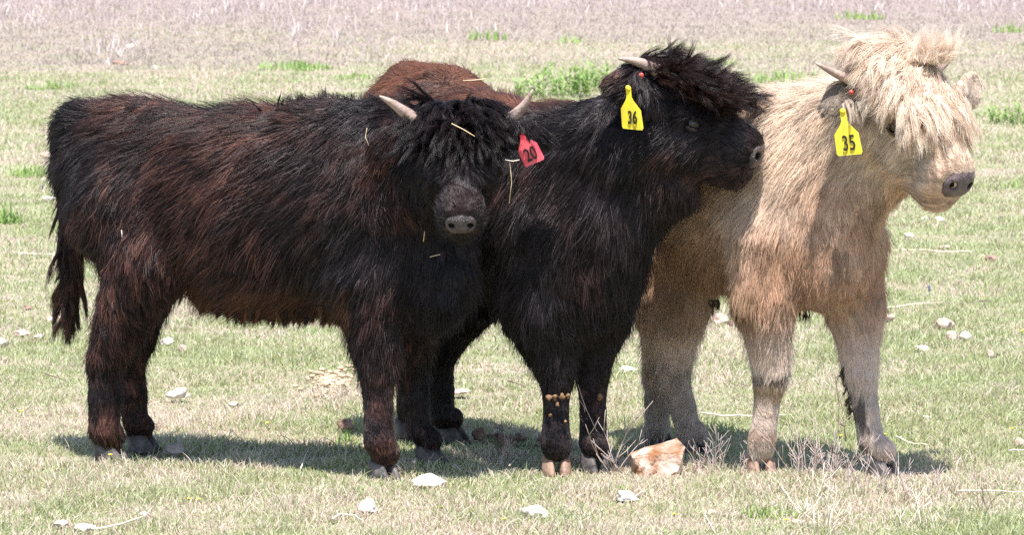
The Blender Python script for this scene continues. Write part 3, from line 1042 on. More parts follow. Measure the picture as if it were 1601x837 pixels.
        p, c = long_hair(wr, lambda R, N: np.tile(V3(-.15, 0, 1.0), (len(R), 1)) + .25 * rng.normal(size=(len(R), 3)), .075, -.1, 30, .010, 5, n=1500, colf=black_lock, wave=.004, clump=.9)
        out.append(dict(name='withers_tuft', pts=p, col=c))
        def br(k):
            X = 745 + 60 * rng.random(k)
            return np.array([W(x, 478 + 8 * rng.random(), .22) for x in X]), np.tile(V3(0, -.3, -1), (k, 1))
        p, c = long_hair(br, lambda R, N: np.tile(V3(.05, 0, -1), (len(R), 1)), .055, .6, 34, .006, 33, n=1300, colf=black_lock, wave=.005, clump=.95)
        out.append(dict(name='belly_fringe', pts=p, col=c))
        def wr2(k):
            X = rng.choice([1010, 1035, 1050, 1068, 1085, 1110], k) + rng.normal(size=k) * 4
            P = np.array([W(x, 118, -.08 + .05 * rng.normal()) for x in X])
            return P, np.tile(V3(0, 0, 1), (k, 1))
        p, c = long_hair(wr2, lambda R, N: np.tile(V3(-.1, 0, 1.0), (len(R), 1)) + .4 * rng.normal(size=(len(R), 3)), .026, -.1, 60, .008, 6, n=900, colf=black_lock, wave=.004, clump=.9)
        out.append(dict(name='crown_hair', pts=p, col=c))
        return out
    return make_calf(dict(base=G(790, 712), label='black calf with the yellow 36 tag, head in profile between the other two calves', prims=pr, poll=poll, f=f, u=u, hs=1.09, fs=.84, clear_eye=.026,
        fur=dict(face=.046), ears=ears, horns=horns, hornr=.019, hornm=M_horn, skin=M_skin_d, nosem=M_nose, hairm=M_hair,
        feet=[(gR, V3(.1, -1, 0), M_hoof_pale), (gL, V3(.4, -1, 0), M_hoof), (g1, V3(.8, -.5, 0), M_hoof), (g2, h, M_hoof)],
        n=280000, rad=.00082, seed=21, cs=.034, clump=.8, colour=dark_colour(12, brown, tips), extra=extra,
        tags=[dict(top=W(983, 134, -.285), down=V3(.10, -.05, -1), right=V3(.86, -.50, -.06), m=M_yel, text='36', size=.96, button=W(1003, 117, -.30), digit=.040, dx=.004, dz=-.002, label='yellow plastic ear tag with number 36, partly behind hair')]))

# ---------------------------------------------------------------- blond calf with the yellow 35 tag
def calf_blond():
    h = unit(V3(.62, -.78, 0)); n = unit(V3(-.78, -.62, 0))
    bk = -h
    tor = lambda **k: FL(bk * .7 + DN * 0.9, **{**dict(len=.085, lift=.34, droop=.30), **k})
    pr = []
    pr += [cone(W(1075, 240, .48), W(1100, 250, .40), .165, .185, n, .9, .06, **tor())]
    pr += [cone(W(1100, 262, .40), W(1180, 300, .18), .200, .240, n, .82, .06, **tor())]
    pr += [cone(W(1180, 300, .18), W(1245, 308, .05), .240, .228, n, .82, .06, **tor())]
    pr += [cone(W(1060, 385, .36), W(1160, 400, .16), .08, .08, k=.05, **FL(DN + .3 * bk, .05, .25, .6))]
    pr += [cone(W(1240, 310, .05), W(1290, 360, -.06), .210, .142, n, .88, .06, **FL(DN + .3 * bk + V3(.1, 0, 0), .055, .38, .35))]
    pr += [cone(W(1285, 415, -.08), W(1295, 425, -.09), .110, .105, k=.06, **FL(DN, .030, .3, .4))]
    pr += [cone(W(1265, 255, -.0), W(1365, 215, -.12), .165, .125, k=.06, **FL(DN + .5 * bk + V3(-.2, 0, 0), .065, .40, .4))]
    pr += [cone(W(1325, 310, -.10), W(1395, 262, -.16), .100, .070, k=.06, **FL(DN + V3(-.1, 0, 0), .040, .35, .4))]
    pr += [cone(W(1245, 200, .02), W(1330, 185, -.10), .10, .09, k=.06, **FL(bk + DN * .5 + V3(-.3, 0, 0), .085, .55, .25, 1.1))]
    gR = G(1190, 741); gL = G(1380, 744)
    pr += [cone(W(1200, 370, -.06), W(1196, 460, -.09), .115, .075, k=.06, **FL(DN + .2 * bk, .055, .42, .35))]
    pr += [cone(W(1196, 460, -.09), W(1205, 580, -.08), .074, .045, k=.05, **FL(DN + V3(-.1, 0, 0), .052, .5, .4))]
    pr += leg(W(1205, 585, -.08), W(1192, 688, -.07), gR, .043, .029, .038, V3(.1, -1, 0), .024, .018)
    pr += [cone(W(1326, 385, .04), W(1335, 480, .0), .100, .066, k=.06, **FL(DN, .045, .42, .35))]
    pr += [cone(W(1338, 480, .0), W(1345, 585, -.04), .066, .043, k=.05, **FL(DN, .036, .45, .4))]
    pr += leg(W(1345, 590, -.04), W(1362, 690, -.07), gL, .040, .030, .036, V3(.6, -.8, 0), .024, .018)
    g1 = G(1030, 700); g2 = G(1085, 712)
    pr += [cone(W(1050, 380, .36), W(1045, 470, .36), .120, .078, k=.06, **FL(DN, .055, .42, .35))]
    pr += [cone(W(1045, 470, .36), W(1030, 580, .46), .076, .040, k=.05, **FL(DN, .050, .45, .4))]
    pr += leg(W(1030, 585, .46), W(1027, 668, .46), g1, .038, .032, .032, h, .030, .022)
    pr += [cone(W(1090, 380, .38), W(1060, 480, .32), .110, .068, k=.06, **FL(DN, .055, .42, .35))]
    pr += [cone(W(1060, 480, .32), W(1055, 590, .34), .066, .038, k=.05, **FL(DN, .045, .45, .4))]
    pr += leg(W(1055, 590, .34), W(1078, 680, .32), g2, .036, .032, .033, h, .030, .022)
    pr += [cone(W(1060, 200, .66), W(1050, 430, .70), .026, .016, k=.03, **FL(DN, .06, .35, .7))]
    poll = W(1412, 100, -.20)
    f = unit(V3(.45, -.54, -.66)); u = unit(V3(.44, -.48, .76))
    hp_ = head_pt(poll, f, u, 1.22, .86)
    ef = FL(V3(-.7, -.1, -.6), .030, .55, .4, 1.9)
    ef2 = FL(V3(.3, -.2, -.9), .018, .4, .3, 1.9)
    ears = [(W(1352, 150, -.27), W(1316, 152, -.31), .028, .040, V3(.25, -1, .35), ef), (W(1316, 152, -.31), W(1298, 165, -.33), .040, .026, V3(.25, -1, .35), ef),
            (hp_(.03, .06, -.06), W(1502, 156, -.075), .030, .028, V3(-.1, -1, .2), ef2), (W(1490, 160, -.08), W(1510, 148, -.06), .028, .036, V3(-.1, -1, .2), ef2), (W(1510, 148, -.06), W(1519, 127, -.05), .036, .028, V3(-.1, -1, .2), ef2)]
    horns = [(W(1350, 132, -.28), W(1275, 98, -.38), V3(.004, 0, -.006)), (hp_(.01, .07, -.03), W(1491, 84, -.06), V3(.012, 0, 0))]
    PALE, TAN, GREY = V3(.95, .82, .69), V3(.66, .425, .29), V3(.93, .82, .73)
    def col(P, N, lock, A):
        r = rng.random(len(P))
        z = P[:, 2]
        n1 = vnoise(P, 7, 41) + .5 * vnoise(P, 18, 43)
        t = np.clip((z - .62) * 2.6 + .42 * n1 + .12, 0, 1)
        c = mixc(TAN, PALE, t * .8 + .25 * (lock - .5) + .1 * (r - .5))
        c = c * (0.50 + .12 * r + .62 * lock)[:, None]
        # lower legs are greyer, their colour lightened in place of more sun; mud above the hooves and on the knees
        g = np.clip((.50 - z) * 6, 0, 1)
        c = c + (GREY * (0.75 + .15 * r + .2 * lock)[:, None] - c) * (g * .75)[:, None]
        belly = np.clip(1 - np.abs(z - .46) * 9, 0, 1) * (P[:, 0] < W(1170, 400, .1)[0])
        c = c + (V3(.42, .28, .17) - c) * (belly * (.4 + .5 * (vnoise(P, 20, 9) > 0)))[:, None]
        kR = W(1205, 582, -.08); kL = W(1345, 600, -.04)
        ring = np.exp(-((z - kR[2] + .0) / .012) ** 2) * (np.abs(P[:, 0] - kR[0]) < .08) * (vnoise(P, 60, 3) > -.35)
        c = c + (V3(.05, .035, .025) - c) * (ring * .85)[:, None]
        ring = np.exp(-((z - kR[2] + .035) / .022) ** 2) * (np.abs(P[:, 0] - kR[0]) < .08)
        c = c + (V3(.42, .27, .12) - c) * (ring * .7)[:, None]
        fet = np.exp(-((z - .115) / .018) ** 2) * (np.abs(P[:, 0] - kR[0]) < .09)
        c = c + (V3(.35, .22, .14) - c) * (fet * .7)[:, None]
        dirt = ((P[:, 0] - kL[0]) < -.0 + (.28 - z) * .12) & (z < kL[2] + .01) & (P[:, 0] > kL[0] - .12) & (P[:, 1] < .1)
        dm = dirt * np.clip(.55 + 1.2 * vnoise(P, 35, 6), 0, 1)
        c = c + (V3(.09, .07, .06) - c) * (dm * .8)[:, None]
        leg2 = (z < kL[2]) & (P[:, 0] > kL[0] - .12) & (P[:, 1] < .1)
        c = c * np.where(leg2, .92, 1)[:, None]
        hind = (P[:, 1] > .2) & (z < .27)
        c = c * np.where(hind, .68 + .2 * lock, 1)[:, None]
        # the ears' darker hair, and a darker near temple
        ear = np.linalg.norm(P - W(1312, 155, -.31), axis=1) < .055
        c = c * np.where(ear, .50, 1)[:, None]
        ear2 = np.linalg.norm(P - W(1517, 133, -.045), axis=1) < .05
        c = c * np.where(ear2, .55 + .4 * lock, 1)[:, None]
        tem = np.exp(-(np.linalg.norm(P - W(1362, 140, -.28), axis=1) / .04) ** 2)
        c = c * (1 - .45 * tem)[:, None]
        return c
    def lockcol(P, lock, n):
        r = rng.random(n)
        return mixc(V3(.50, .31, .20), V3(.96, .85, .72), .30 + .75 * lock + .3 * (r - .5)) * (0.75 + .3 * r)[:, None]
    def extra(H, l, f, u, sc):
        out = []
        def dirs(R, N):
            Cn = H(.02, .045, .05)
            return rown(R - Cn) * 1.0 + f * .45 - l * .25
        p, c = long_hair(sph_roots(H, (-.06, -.11, .0), (.19, .060, .03), 0), dirs, .128, .45, 1500, .014, 23, n=38000, colf=lockcol, wave=.012, clump=.42, jit=.30, puff=.12)
        out.append(dict(name='forelock', pts=p, col=c, rad=.00062))
        def wr(k):
            X = 1456 + rng.normal(size=k) * 17
            P = np.array([W(x, 92 + 5 * rng.random(), -.22 + .02 * rng.normal()) for x in X])
            return P, np.tile(V3(0, 0, 1), (k, 1))
        def pale(P, lock, n):
            return np.tile(V3(.93, .80, .68), (n, 1)) * (.85 + .15 * rng.random(n))[:, None]
        p, c = long_hair(wr, lambda R, N: np.tile(V3(.22, 0, 1.0), (len(R), 1)), .092, .16, 150, .012, 25, n=3000, colf=pale, wave=.008, clump=.6, jit=.38)
        out.append(dict(name='crown_tuft', pts=p, col=c, rad=.00055))
        def er(k):
            t = rng.random(k)[:, None]
            a, b = W(1320, 160, -.36), W(1345, 165, -.33)
            return a * (1 - t) + b * t + rng.normal(size=(k, 3)) * .004, np.tile(V3(0, -1, 0), (k, 1))
        def ec(P, lock, n): return lockcol(P, lock, n) * .75
        def ml(k):
            X = rng.choice([1252, 1258, 1264, 1112, 1122, 1141], k)
            near = X > 1200
            return np.array([W(x + rng.normal() * 2, 482 if n_ else 470, .12 if n_ else .18) for x, n_ in zip(X, near)]), np.tile(V3(0, -.3, -1), (k, 1))
        def mc(P, lock, n): return np.tile(V3(.11, .075, .05), (n, 1)) * (.6 + rng.random(n))[:, None]
        p, c = long_hair(ml, lambda R, N: np.tile(V3(.08, 0, -1), (len(R), 1)), .045, .6, 18, .004, 35, n=380, colf=mc, wave=.006, clump=.9)
        out.append(dict(name='muddy_hair', pts=p, col=c))
        def ml2(k):
            Z = rng.random(k)
            return np.array([W(1318 + 14 * z, 575 + 70 * z, -.06) for z in Z]), np.tile(V3(-1, -.3, -.2), (k, 1))
        p, c = long_hair(ml2, lambda R, N: np.tile(V3(-.2, 0, -1), (len(R), 1)), .030, .8, 26, .003, 36, n=500, colf=mc, wave=.004, clump=.9)
        out.append(dict(name='muddy_hair', pts=p, col=c))
        p, c = long_hair(er, lambda R, N: np.tile(V3(.10, -.15, -1), (len(R), 1)), .075, .8, 22, .006, 14, n=900, colf=ec, wave=.004)
        out.append(dict(name='ear_hair', pts=p, col=c))
        return out
    make_calf(dict(base=G(1210, 725), label='blond calf with the yellow 35 tag, looking off to the right', prims=pr, poll=poll, f=f, u=u, hs=1.22,
        fur=dict(face=.030), ears=ears, horns=horns, hornr=.017, hornm=M_horn, skin=M_skin_b, nosem=M_nose_pink, hairm=M_hair_b,
        feet=[(gR, V3(.1, -1, 0), M_hoof_pale), (gL, V3(.6, -.8, 0), M_hoof), (g1, h, M_hoof), (g2, h, M_hoof)],
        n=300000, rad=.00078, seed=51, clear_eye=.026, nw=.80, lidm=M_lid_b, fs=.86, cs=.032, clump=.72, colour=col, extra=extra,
        tags=[dict(top=W(1317, 170, -.375), down=V3(.17, -.02, -1), right=V3(.99, -.1, .10), m=M_yel, text='35', size=1.02, button=W(1331, 144, -.375), digit=.044, dx=.002, label='yellow plastic ear tag with number 35')]))
M_mud = mat('dried_mud', (.16, .09, .05), .95, .1, (.27, .165, .095), 80, .5, 120)
def mud_on(root, spots, m=M_mud):
    parts = []
    for (px, py, Y, r) in spots:
        v, f = ellipsoid(V3(0, 0, 0), np.eye(3) * r * V3(1, 1, 1.35), 7, 10)
        v = np.array(v)
        v = v * (.72 + .5 * vnoise(v, 1.1 / r, px))[:, None] * V3(1.1, 1, .8) + W(px, py, Y)
        parts.append((list(v), f))
    V, F = join(parts)
    base = np.array(root.location)
    o = mesh_obj('dried_mud', V, F, m, root, base)
    o['label'] = 'crusty lumps of dried mud in the leg hair'
calf_red()
r2 = calf_black()
mud_on(r2, [(858, 623, -.105, .010), (868, 621, -.11, .011), (879, 622, -.11, .010), (888, 620, -.10, .008), (861, 650, -.10, .006), (871, 633, -.105, .007), (938, 622, -.015, .012), (884, 660, -.10, .006)])
calf_blond()

# ------------------------------------------------------------------ grass
M_grass = blade_mat('grass_blade', .30)
M_dry = blade_mat('dry_stalk', .15, .8)
def Gv(px, row):
    cx, cy = (px - 800.5) / FPX, (418.5 - row) / FPX
    cp, sp = math.cos(PITCH), math.sin(PITCH)
    d = np.stack([cx, cp + cy * sp, -sp + cy * cp], 1)
    t = -CAM_Z / d[:, 2]
    return np.stack([d[:, 0] * t, CAM_Y + d[:, 1] * t, np.zeros(len(px))], 1)
def blades(P, h, lean, rad, col, K=4):
    n = len(P)
    P = P.copy()
    P[:, 2] = ground_height(P[:, 0], P[:, 1]) - .003
    an = rng.random(n) * 6.283
    dx = np.stack([np.cos(an), np.sin(an), np.zeros(n)], 1)
    s = np.linspace(0, 1, K)
    pts = P[:, None, :] + dx[:, None, :] * (h * lean)[:, None, None] * (s ** 1.6)[None, :, None]
    pts[..., 2] += h[:, None] * (s[None, :] * np.sqrt(np.clip(1 - (lean[:, None] * .62 * s[None, :]) ** 2, .05, 1)))
    r = rad[:, None] * (1 - .8 * s[None, :] ** 2)
    return pts, r, col
def mixn(a, b, t): return a + (b - a) * np.clip(t, 0, 1)[:, None]
def palette(P, r1, r2, dry=0.0):
    z0 = np.stack([.8 * P[:, 0] + .6 * P[:, 1], -.6 * P[:, 0] + .8 * P[:, 1], 0 * P[:, 0]], 1)
    z0 = z0 + .35 * vnoise3(z0, 1.3, 40) * V3(1, 1, 0)
    p = vnoise(z0, 1.1, 5) * .5 + vnoise(z0, 3.3, 9) * .5 + vnoise(z0, 9., 2) * .35
    green = r1 < np.clip(.70 + .85 * p - dry, .05, .95)
    g = mixn(V3(.26, .285, .125), V3(.49, .51, .28), r2)
    g = mixn(g, V3(.55, .60, .38), (r2 > .75) * .7)
    d = mixn(V3(.45, .38, .28), V3(.78, .70, .57), r2)
    d = mixn(d, V3(.62, .46, .40), ((r1 * 977) % 1 > .7) * .7)
    return np.where(green[:, None], g, d)
def build_grass():
    n = 520000
    row = rng.random(n) ** .92 * 880 - 12
    px = rng.random(n) * 1900 - 150
    P = Gv(px, row)
    P[:, 1] += rng.normal(size=n) * .03
    d = P[:, 1] - CAM_Y
    r1, r2 = rng.random(n), rng.random(n)
    dry = np.clip((d - 32) / 16, 0, .30)
    col = palette(P, r1, r2, dry)
    far = np.clip((d - 34 + 11 * vnoise(P * V3(1, 1, 0), .35, 4)) / 14, 0, 1)
    isd = rng.random(n) < far
    col = np.where(isd[:, None], mixn(V3(.29, .235, .205), V3(.58, .50, .45), r2), col)
    clump = np.clip(.5 + vnoise(P * V3(1, 1, 0), 7., 8), .15, 1.2)
    h = (.008 + .017 * rng.random(n) ** 1.6) * (.55 + .8 * clump) * np.where(rng.random(n) < .02, 1.8, 1)
    h *= 1 + .5 * np.clip((d - 14) / 20, 0, 1)
    lean = .15 + .9 * rng.random(n) ** 1.5
    rad = (.0011 + .0008 * rng.random(n)) * np.maximum(1, d / 13) ** .9
    p, r, c = blades(P, h, lean, rad, col)
    # thinner cover beyond the frame's sides, for views from beside
    m = 420000
    P2 = np.stack([rng.uniform(-15, 15, m), rng.random(m) ** 1.3 * 46 - 5, np.zeros(m)], 1)
    dd = P2[:, 1] - CAM_Y
    P2 = P2[(np.abs(P2[:, 0]) > dd * .132) & (np.abs(P2[:, 0]) < dd * .132 + 7)]
    m = len(P2)
    far2 = rng.random(m) < np.clip((P2[:, 1] - 22 + 8 * vnoise(P2, .35, 4)) / 12, 0, 1)
    pal2 = np.where(far2[:, None], mixn(V3(.29, .235, .205), V3(.58, .50, .45), rng.random(m)), palette(P2, rng.random(m), rng.random(m)))
    p2, r_2, c2 = blades(P2, .01 + .03 * rng.random(m), .3 + rng.random(m), np.full(m, .0034), pal2)
    o = curves_obj('grass', np.concatenate([p, p2]), np.concatenate([r, r_2]), np.concatenate([c, c2]), M_grass)
    tag(o, 'short grazed green and straw coloured grass covering the pasture', 'grass', kind='stuff')
def build_dry():
    n = 60000
    row = rng.random(n) * 150 - 40
    px = rng.random(n) * 2000 - 200
    P = Gv(px, row)
    edge = 66 - 26 * np.clip((px - 560) / 250, 0, 1) + 14 * np.clip((px - 1400) / 150, 0, 1) + 34 * vnoise(np.stack([px * .006, row * .01, px * 0], 1), 1.0, 3) + 22 * vnoise(np.stack([px * .02, row * .03, px * 0], 1), 1.0, 9)
    patch = vnoise(P * V3(1, .35, 0), .9, 14)
    keep = (rng.random(n) < np.clip((edge + 12 - row) / 85, 0, 1) ** 1.3) & (rng.random(n) < np.clip(.62 + .9 * patch, .08, 1))
    P, row = P[keep], row[keep]
    n = len(P)
    r = rng.random(n)
    col = mixn(V3(.31, .24, .235), V3(.64, .54, .525), r)
    col = mixn(col, V3(.85, .78, .74), (rng.random(n) < .12) * .9)
    tall = rng.random(n) < .16
    h = np.where(tall, .16 + .16 * rng.random(n), .05 + .09 * rng.random(n))
    lean = np.where(tall, .25 * rng.random(n) + .05, .3 + .5 * rng.random(n))
    rad = np.where(tall, .0030, .0036) * (.7 + .5 * rng.random(n))
    p, rr, c = blades(P, h, lean, rad, col, 5)
    o = curves_obj('dry_grass', p, rr, c, M_dry)
    tag(o, 'taller dead grass with pale mauve stalks along the back of the pasture', 'dry grass', kind='stuff')
build_grass()
build_dry()

# ------------------------------------------------------------------ green clumps of broad bladed weeds
def greens(name, a, b):
    m = mat(name, a, .55, .3, b, 30)
    t = m.node_tree
    bs = t.nodes['Principled BSDF']
    tr = t.nodes.new('ShaderNodeBsdfTranslucent')
    mx = t.nodes.new('ShaderNodeMixShader')
    mx.inputs[0].default_value = .35
    t.links.new(bs.inputs['Base Color'].links[0].from_socket, tr.inputs['Color'])
    t.links.new(bs.outputs[0], mx.inputs[1])
    t.links.new(tr.outputs[0], mx.inputs[2])
    t.links.new(mx.outputs[0], t.nodes['Material Output'].inputs['Surface'])
    return m
M_green = greens('fresh_leaf', (.20, .33, .08), (.38, .51, .19))
M_green2 = greens('sage_leaf', (.19, .32, .07), (.36, .50, .15))
def ribbon(p0, d, L, wd, droop, K=5, ns=None):
    d = unit(d)
    side = unit(np.cross(d, V3(0, 0, 1) if ns is None else ns))
    V, p = [], np.array(p0, float)
    for i in range(K):
        u = i / (K - 1)
        ww = wd * (math.sin(math.pi * (.18 + .80 * u)) ** .8 if u < 1 else .05)
        V += [p - side * ww / 2, p + side * ww / 2 + V3(0, 0, ww * .15)]
        dd = unit(d + V3(0, 0, -droop * u))
        p = p + dd * L / (K - 1)
    F = [(2 * i, 2 * i + 1, 2 * i + 3, 2 * i + 2) for i in range(K - 1)]
    return V, F
def green_clump(px, row, wpx, hpx, label, m, wide=.010, nb=None, leafy=False, cat='weed clump'):
    c = G(px, row)
    sc = FPX / (c[1] - CAM_Y)
    rx, hh = wpx / 2 / sc, hpx / sc
    ry = rx * .8
    hh *= 1.15
    nb = int((nb or int(60 + 500 * rx)) * 1.5)
    parts = []
    for i in range(nb):
        a, q = random.random() * 6.283, math.sqrt(random.random())
        x, y = c[0] + rx * q * math.cos(a), c[1] + ry * q * math.sin(a)
        z = float(ground_height(np.array([x]), np.array([y]))[0]) - .004
        h = hh * (.45 + .65 * random.random()) * (1 - .35 * q)
        if leafy:
            an = random.random() * 6.283
            top = V3(x + h * .3 * math.cos(an), y + h * .3 * math.sin(an), z + h)
            b0 = V3(x, y, z)
            parts.append(tube([b0, (b0 + top) / 2 + V3(.004, 0, 0), top], [.0022, .0018, .001], 4))
            for k in range(9):
                u = .15 + .85 * k / 8
                al = random.random() * 6.283
                parts.append(ribbon(b0 + (top - b0) * u, V3(math.cos(al), math.sin(al), .7), h * (.28 + .15 * random.random()), wide * 1.3, .5, 4))
        else:
            al = random.random() * 6.283
            le = random.random() * .8
            parts.append(ribbon(V3(x, y, z), V3(le * math.cos(al), le * math.sin(al), 1), h * 1.15, wide * (.6 + .6 * random.random()), .5 + .9 * random.random()))
    V, F = join(parts)
    o = mesh_obj('weed_clump' if cat == 'weed clump' else 'grass_tuft', V, F, m, None, c, smooth=False)
    tag(o, label, cat, 'green clumps growing across the pasture')
green_clump(462, 108, 120, 17, 'long bright green grass clump behind the back of the red tagged calf', M_green, .010, 170)
green_clump(552, 123, 66, 14, 'smaller bright green clump right of the long one, left of the brown rump', M_green, .010, 80)
green_clump(515, 168, 50, 22, 'thin green grass clump just above the withers tufts, left of a horn', M_green2, .006, 60)
green_clump(80, 140, 90, 20, 'green clump left of and above the tail of the red tagged calf', M_green, .010, 60)
green_clump(48, 277, 74, 24, 'green clump at the left edge level with the rump', M_green, .006, 90)
green_clump(12, 352, 46, 34, 'broad leaved green clump cut by the left edge of the photo', M_green, .008, 60)
green_clump(865, 150, 130, 50, 'leafy tall green clump above the back of the black calf', M_green, .014, 34, True)
green_clump(930, 142, 90, 40, 'leafy green clump beside the ear of the black calf', M_green, .012, 24, True)
green_clump(1226, 128, 100, 26, 'green grass clump below the blond calf horn, above its back', M_green, .010, 90)
green_clump(1120, 100, 70, 18, 'low faint green clump above the black forelock', M_green2, .008, 50)
green_clump(1582, 195, 70, 32, 'leafy green clump at the right edge beside the blond calf ear', M_green, .010, 22, True)
green_clump(1588, 292, 44, 20, 'small tuft of narrow pale blades at the right edge beside the muzzle', M_green2, .007, 14, cat='grass tuft')
green_clump(760, 62, 70, 22, 'faint far green clump above the brown rump', M_green2, .012, 40)
green_clump(893, 68, 50, 20, 'faint far green clump high above the leafy clumps', M_green2, .012, 26)
green_clump(1345, 30, 80, 18, 'faint green patch of weeds far behind the blond forelock', M_green2, .014, 50)
green_clump(1572, 50, 60, 18, 'faint far green clump in the top right corner', M_green2, .014, 30)
green_clump(960, 770, 60, 18, 'fresh green tuft in front of the angular stone', M_green2, .004, 50, cat='grass tuft')
green_clump(1205, 808, 110, 26, 'widest green tuft along the bottom edge, right of the middle', M_green2, .004, 90, cat='grass tuft')
green_clump(545, 690, 50, 24, 'dark green tuft by the front leg of the red tagged calf', M_green2, .006, 30, cat='grass tuft')

# ------------------------------------------------------------------ stones
M_st_w = mat('white_limestone', (.46, .39, .33), .9, .2, (.74, .68, .62), 18, 1.0, 45)
M_st_p = mat('pinkish_limestone', (.36, .25, .20), .9, .2, (.60, .49, .42), 25, 1.0, 45)
M_st_o = mat('ochre_stone', (.50, .27, .14), .9, .2, (.78, .66, .55), 16, 1.2, 40)
M_st_g = mat('grey_stone', (.26, .22, .21), .9, .2, (.38, .33, .31), 30, 1.0, 45)
M_st_b = mat('brown_stone', (.20, .12, .09), .9, .2, (.36, .25, .20), 30, 1.0, 45)
def stone(px, row, wpx, hpx, m, label, angular=False, group='stones scattered over the pasture', name='stone', seed=None):
    c = G(px, row)
    sc = FPX / (c[1] - CAM_Y)
    a, hh = wpx / 2 / sc, hpx / sc
    bm = bmesh.new()
    bmesh.ops.create_icosphere(bm, subdivisions=4 if wpx > 25 else 3, radius=1)
    sd = seed if seed is not None else px * .37 + row
    P = np.array([v.co for v in bm.verts])
    R = np.random.default_rng(int(sd))
    for k in range(10):
        d = unit(R.normal(size=3))
        t = P @ d
        lim = .66 + .22 * R.random()
        P -= (.85 * np.clip(t - lim, 0, None))[:, None] * d
    P = P * (1 + .38 * vnoise(P, 1.1, sd) + .17 * vnoise(P, 2.6, sd + 4) + .06 * vnoise(P, 8, sd + 7))[:, None]
    P[:, 2] = np.where(P[:, 2] < -.35, -.35 + .2 * (P[:, 2] + .35), P[:, 2])
    P /= np.abs(P).max(0)
    P = P * V3(a, min(a * .8, .12), hh * .62) + V3(0, 0, hh * .28)
    for v, p in zip(bm.verts, P): v.co = p
    me = bpy.data.meshes.new(name)
    bm.to_mesh(me)
    bm.free()
    me.materials.append(m)
    if not angular: me.polygons.foreach_set('use_smooth', [True] * len(me.polygons))
    o = bpy.data.objects.new(name, me)
    C.objects.link(o)
    o.location = c + V3(0, a * .3, 0)
    tag(o, label, 'stone', group)
for a in [
    (279, 624, 42, 20, M_st_w, 'white flat stone on open grass below the belly of the red tagged calf'),
    (262, 540, 26, 13, M_st_w, 'small white stone behind the hind leg of the red tagged calf'),
    (286, 551, 18, 14, M_st_p, 'dark pinkish little stone just right of the small white one'),
    (674, 768, 62, 30, M_st_w, 'largest pale rounded stone, in front of the red tagged calf front hooves', False, 'stones scattered over the pasture', 'stone', 31),
    (574, 802, 36, 24, M_st_w, 'round white stone in the grass left of the largest pale one'),
    (836, 812, 44, 24, M_st_w, 'pale blocky stone near the bottom edge in front of the black calf'),
    (980, 785, 40, 20, M_st_w, 'white stone below the angular ochre stone'),
    (270, 712, 40, 20, M_st_g, 'dull grey stone right beside the hind hoof of the red tagged calf'),
    (717, 618, 38, 11, M_st_p, 'flat pinkish stone between the dark calves legs'),
    (980, 583, 30, 12, M_st_w, 'flat pale stone between the black calf and the blond hind leg'),
    (750, 690, 26, 24, M_st_b, 'brown upright stone in the shade behind the hind hoof of the black calf'),
    (788, 695, 24, 16, M_st_b, 'brown low stone in the shade between the dark calves'),
    (786, 712, 18, 12, M_st_b, 'smallest brown stone in the shade, nearest the black calf hoof'),
    (1476, 514, 36, 20, M_st_p, 'buff wedge shaped stone right of the blond calf'),
    (1510, 532, 24, 15, M_st_w, 'right hand stone of the pair below the buff wedge'),
    (1489, 532, 20, 16, M_st_p, 'left hand stone of the pair below the buff wedge'),
    (1443, 549, 26, 9, M_st_w, 'thin flat white stone left of and below the pair of stones'),
    (1390, 502, 22, 12, M_st_p, 'low buff stone just right of the blond calf front leg'),
    (1446, 350, 16, 14, M_st_w, 'white round stone just below the blond calf jaw'),
    (1467, 347, 22, 10, M_st_p, 'pinkish stone right of the white one below the jaw'),
    (1420, 372, 18, 9, M_st_w, 'pale stone beside the blond calf throat'),
    (1474, 392, 28, 10, M_st_p, 'pinkish stone above the long pale stick on the right'),
    (1549, 409, 24, 11, M_st_b, 'dark brown stone near the right edge, level with the long stick'),
    (1550, 560, 16, 14, M_st_p, 'small pink stone near the right edge, below the pair of stones'),
    (1594, 700, 18, 18, M_st_p, 'orange pink stone cut by the right edge of the photo'),
    (72, 247, 32, 11, M_st_p, 'orange pink stone left of the rump, above a green clump'),
    (75, 314, 26, 8, M_st_w, 'flat white stone left of the tail below the green clump'),
    (35, 525, 30, 10, M_st_p, 'wide flat pinkish stone near the left edge'),
    (62, 530, 20, 8, M_st_w, 'small white flat stone beside the wide pinkish one at left'),
    (4, 541, 14, 14, M_st_w, 'white stone cut by the left edge of the photo'),
    (82, 501, 26, 8, M_st_p, 'flat pinkish stone touching the tail tip of the red tagged calf'),
    (45, 484, 18, 7, M_st_b, 'small brown stone near the left edge above the flat pinkish one'),
    (203, 75, 16, 8, M_st_w, 'far white stone at the edge of the dead grass, top left'),
    (243, 108, 9, 7, M_st_w, 'tiny far white stone above the back of the red tagged calf'),
    (187, 101, 26, 8, M_st_b, 'brown far clod left of the tiny white stone'),
    (1128, 510, 34, 22, M_st_p, 'tan stone seen between the blond calf hind and front legs'),
    (1150, 512, 22, 14, M_st_b, 'brown stone half hidden behind the blond calf front leg'),
    (365, 636, 18, 8, M_st_p, 'small pink stone under the belly of the red tagged calf'),
    (540, 671, 28, 18, M_st_b, 'dark clod of earth beside the front leg of the red tagged calf'),
    (1250, 820, 30, 8, M_st_o, 'flat orange stone flush with the grass at the bottom edge'),
    (1110, 805, 34, 8, M_st_o, 'flat ochre stone flush with the grass below the blond front hoof'),
    (95, 825, 30, 12, M_st_p, 'pale pink stone in the bottom left corner'),
    (130, 832, 40, 12, M_st_w, 'whitish stone at the very bottom left edge'),
    (225, 808, 14, 9, M_st_w, 'little white stone by the curved pale twig at bottom left'),
    (1448, 655, 16, 6, M_st_w, 'small white chip of stone right of the blond front leg')]:
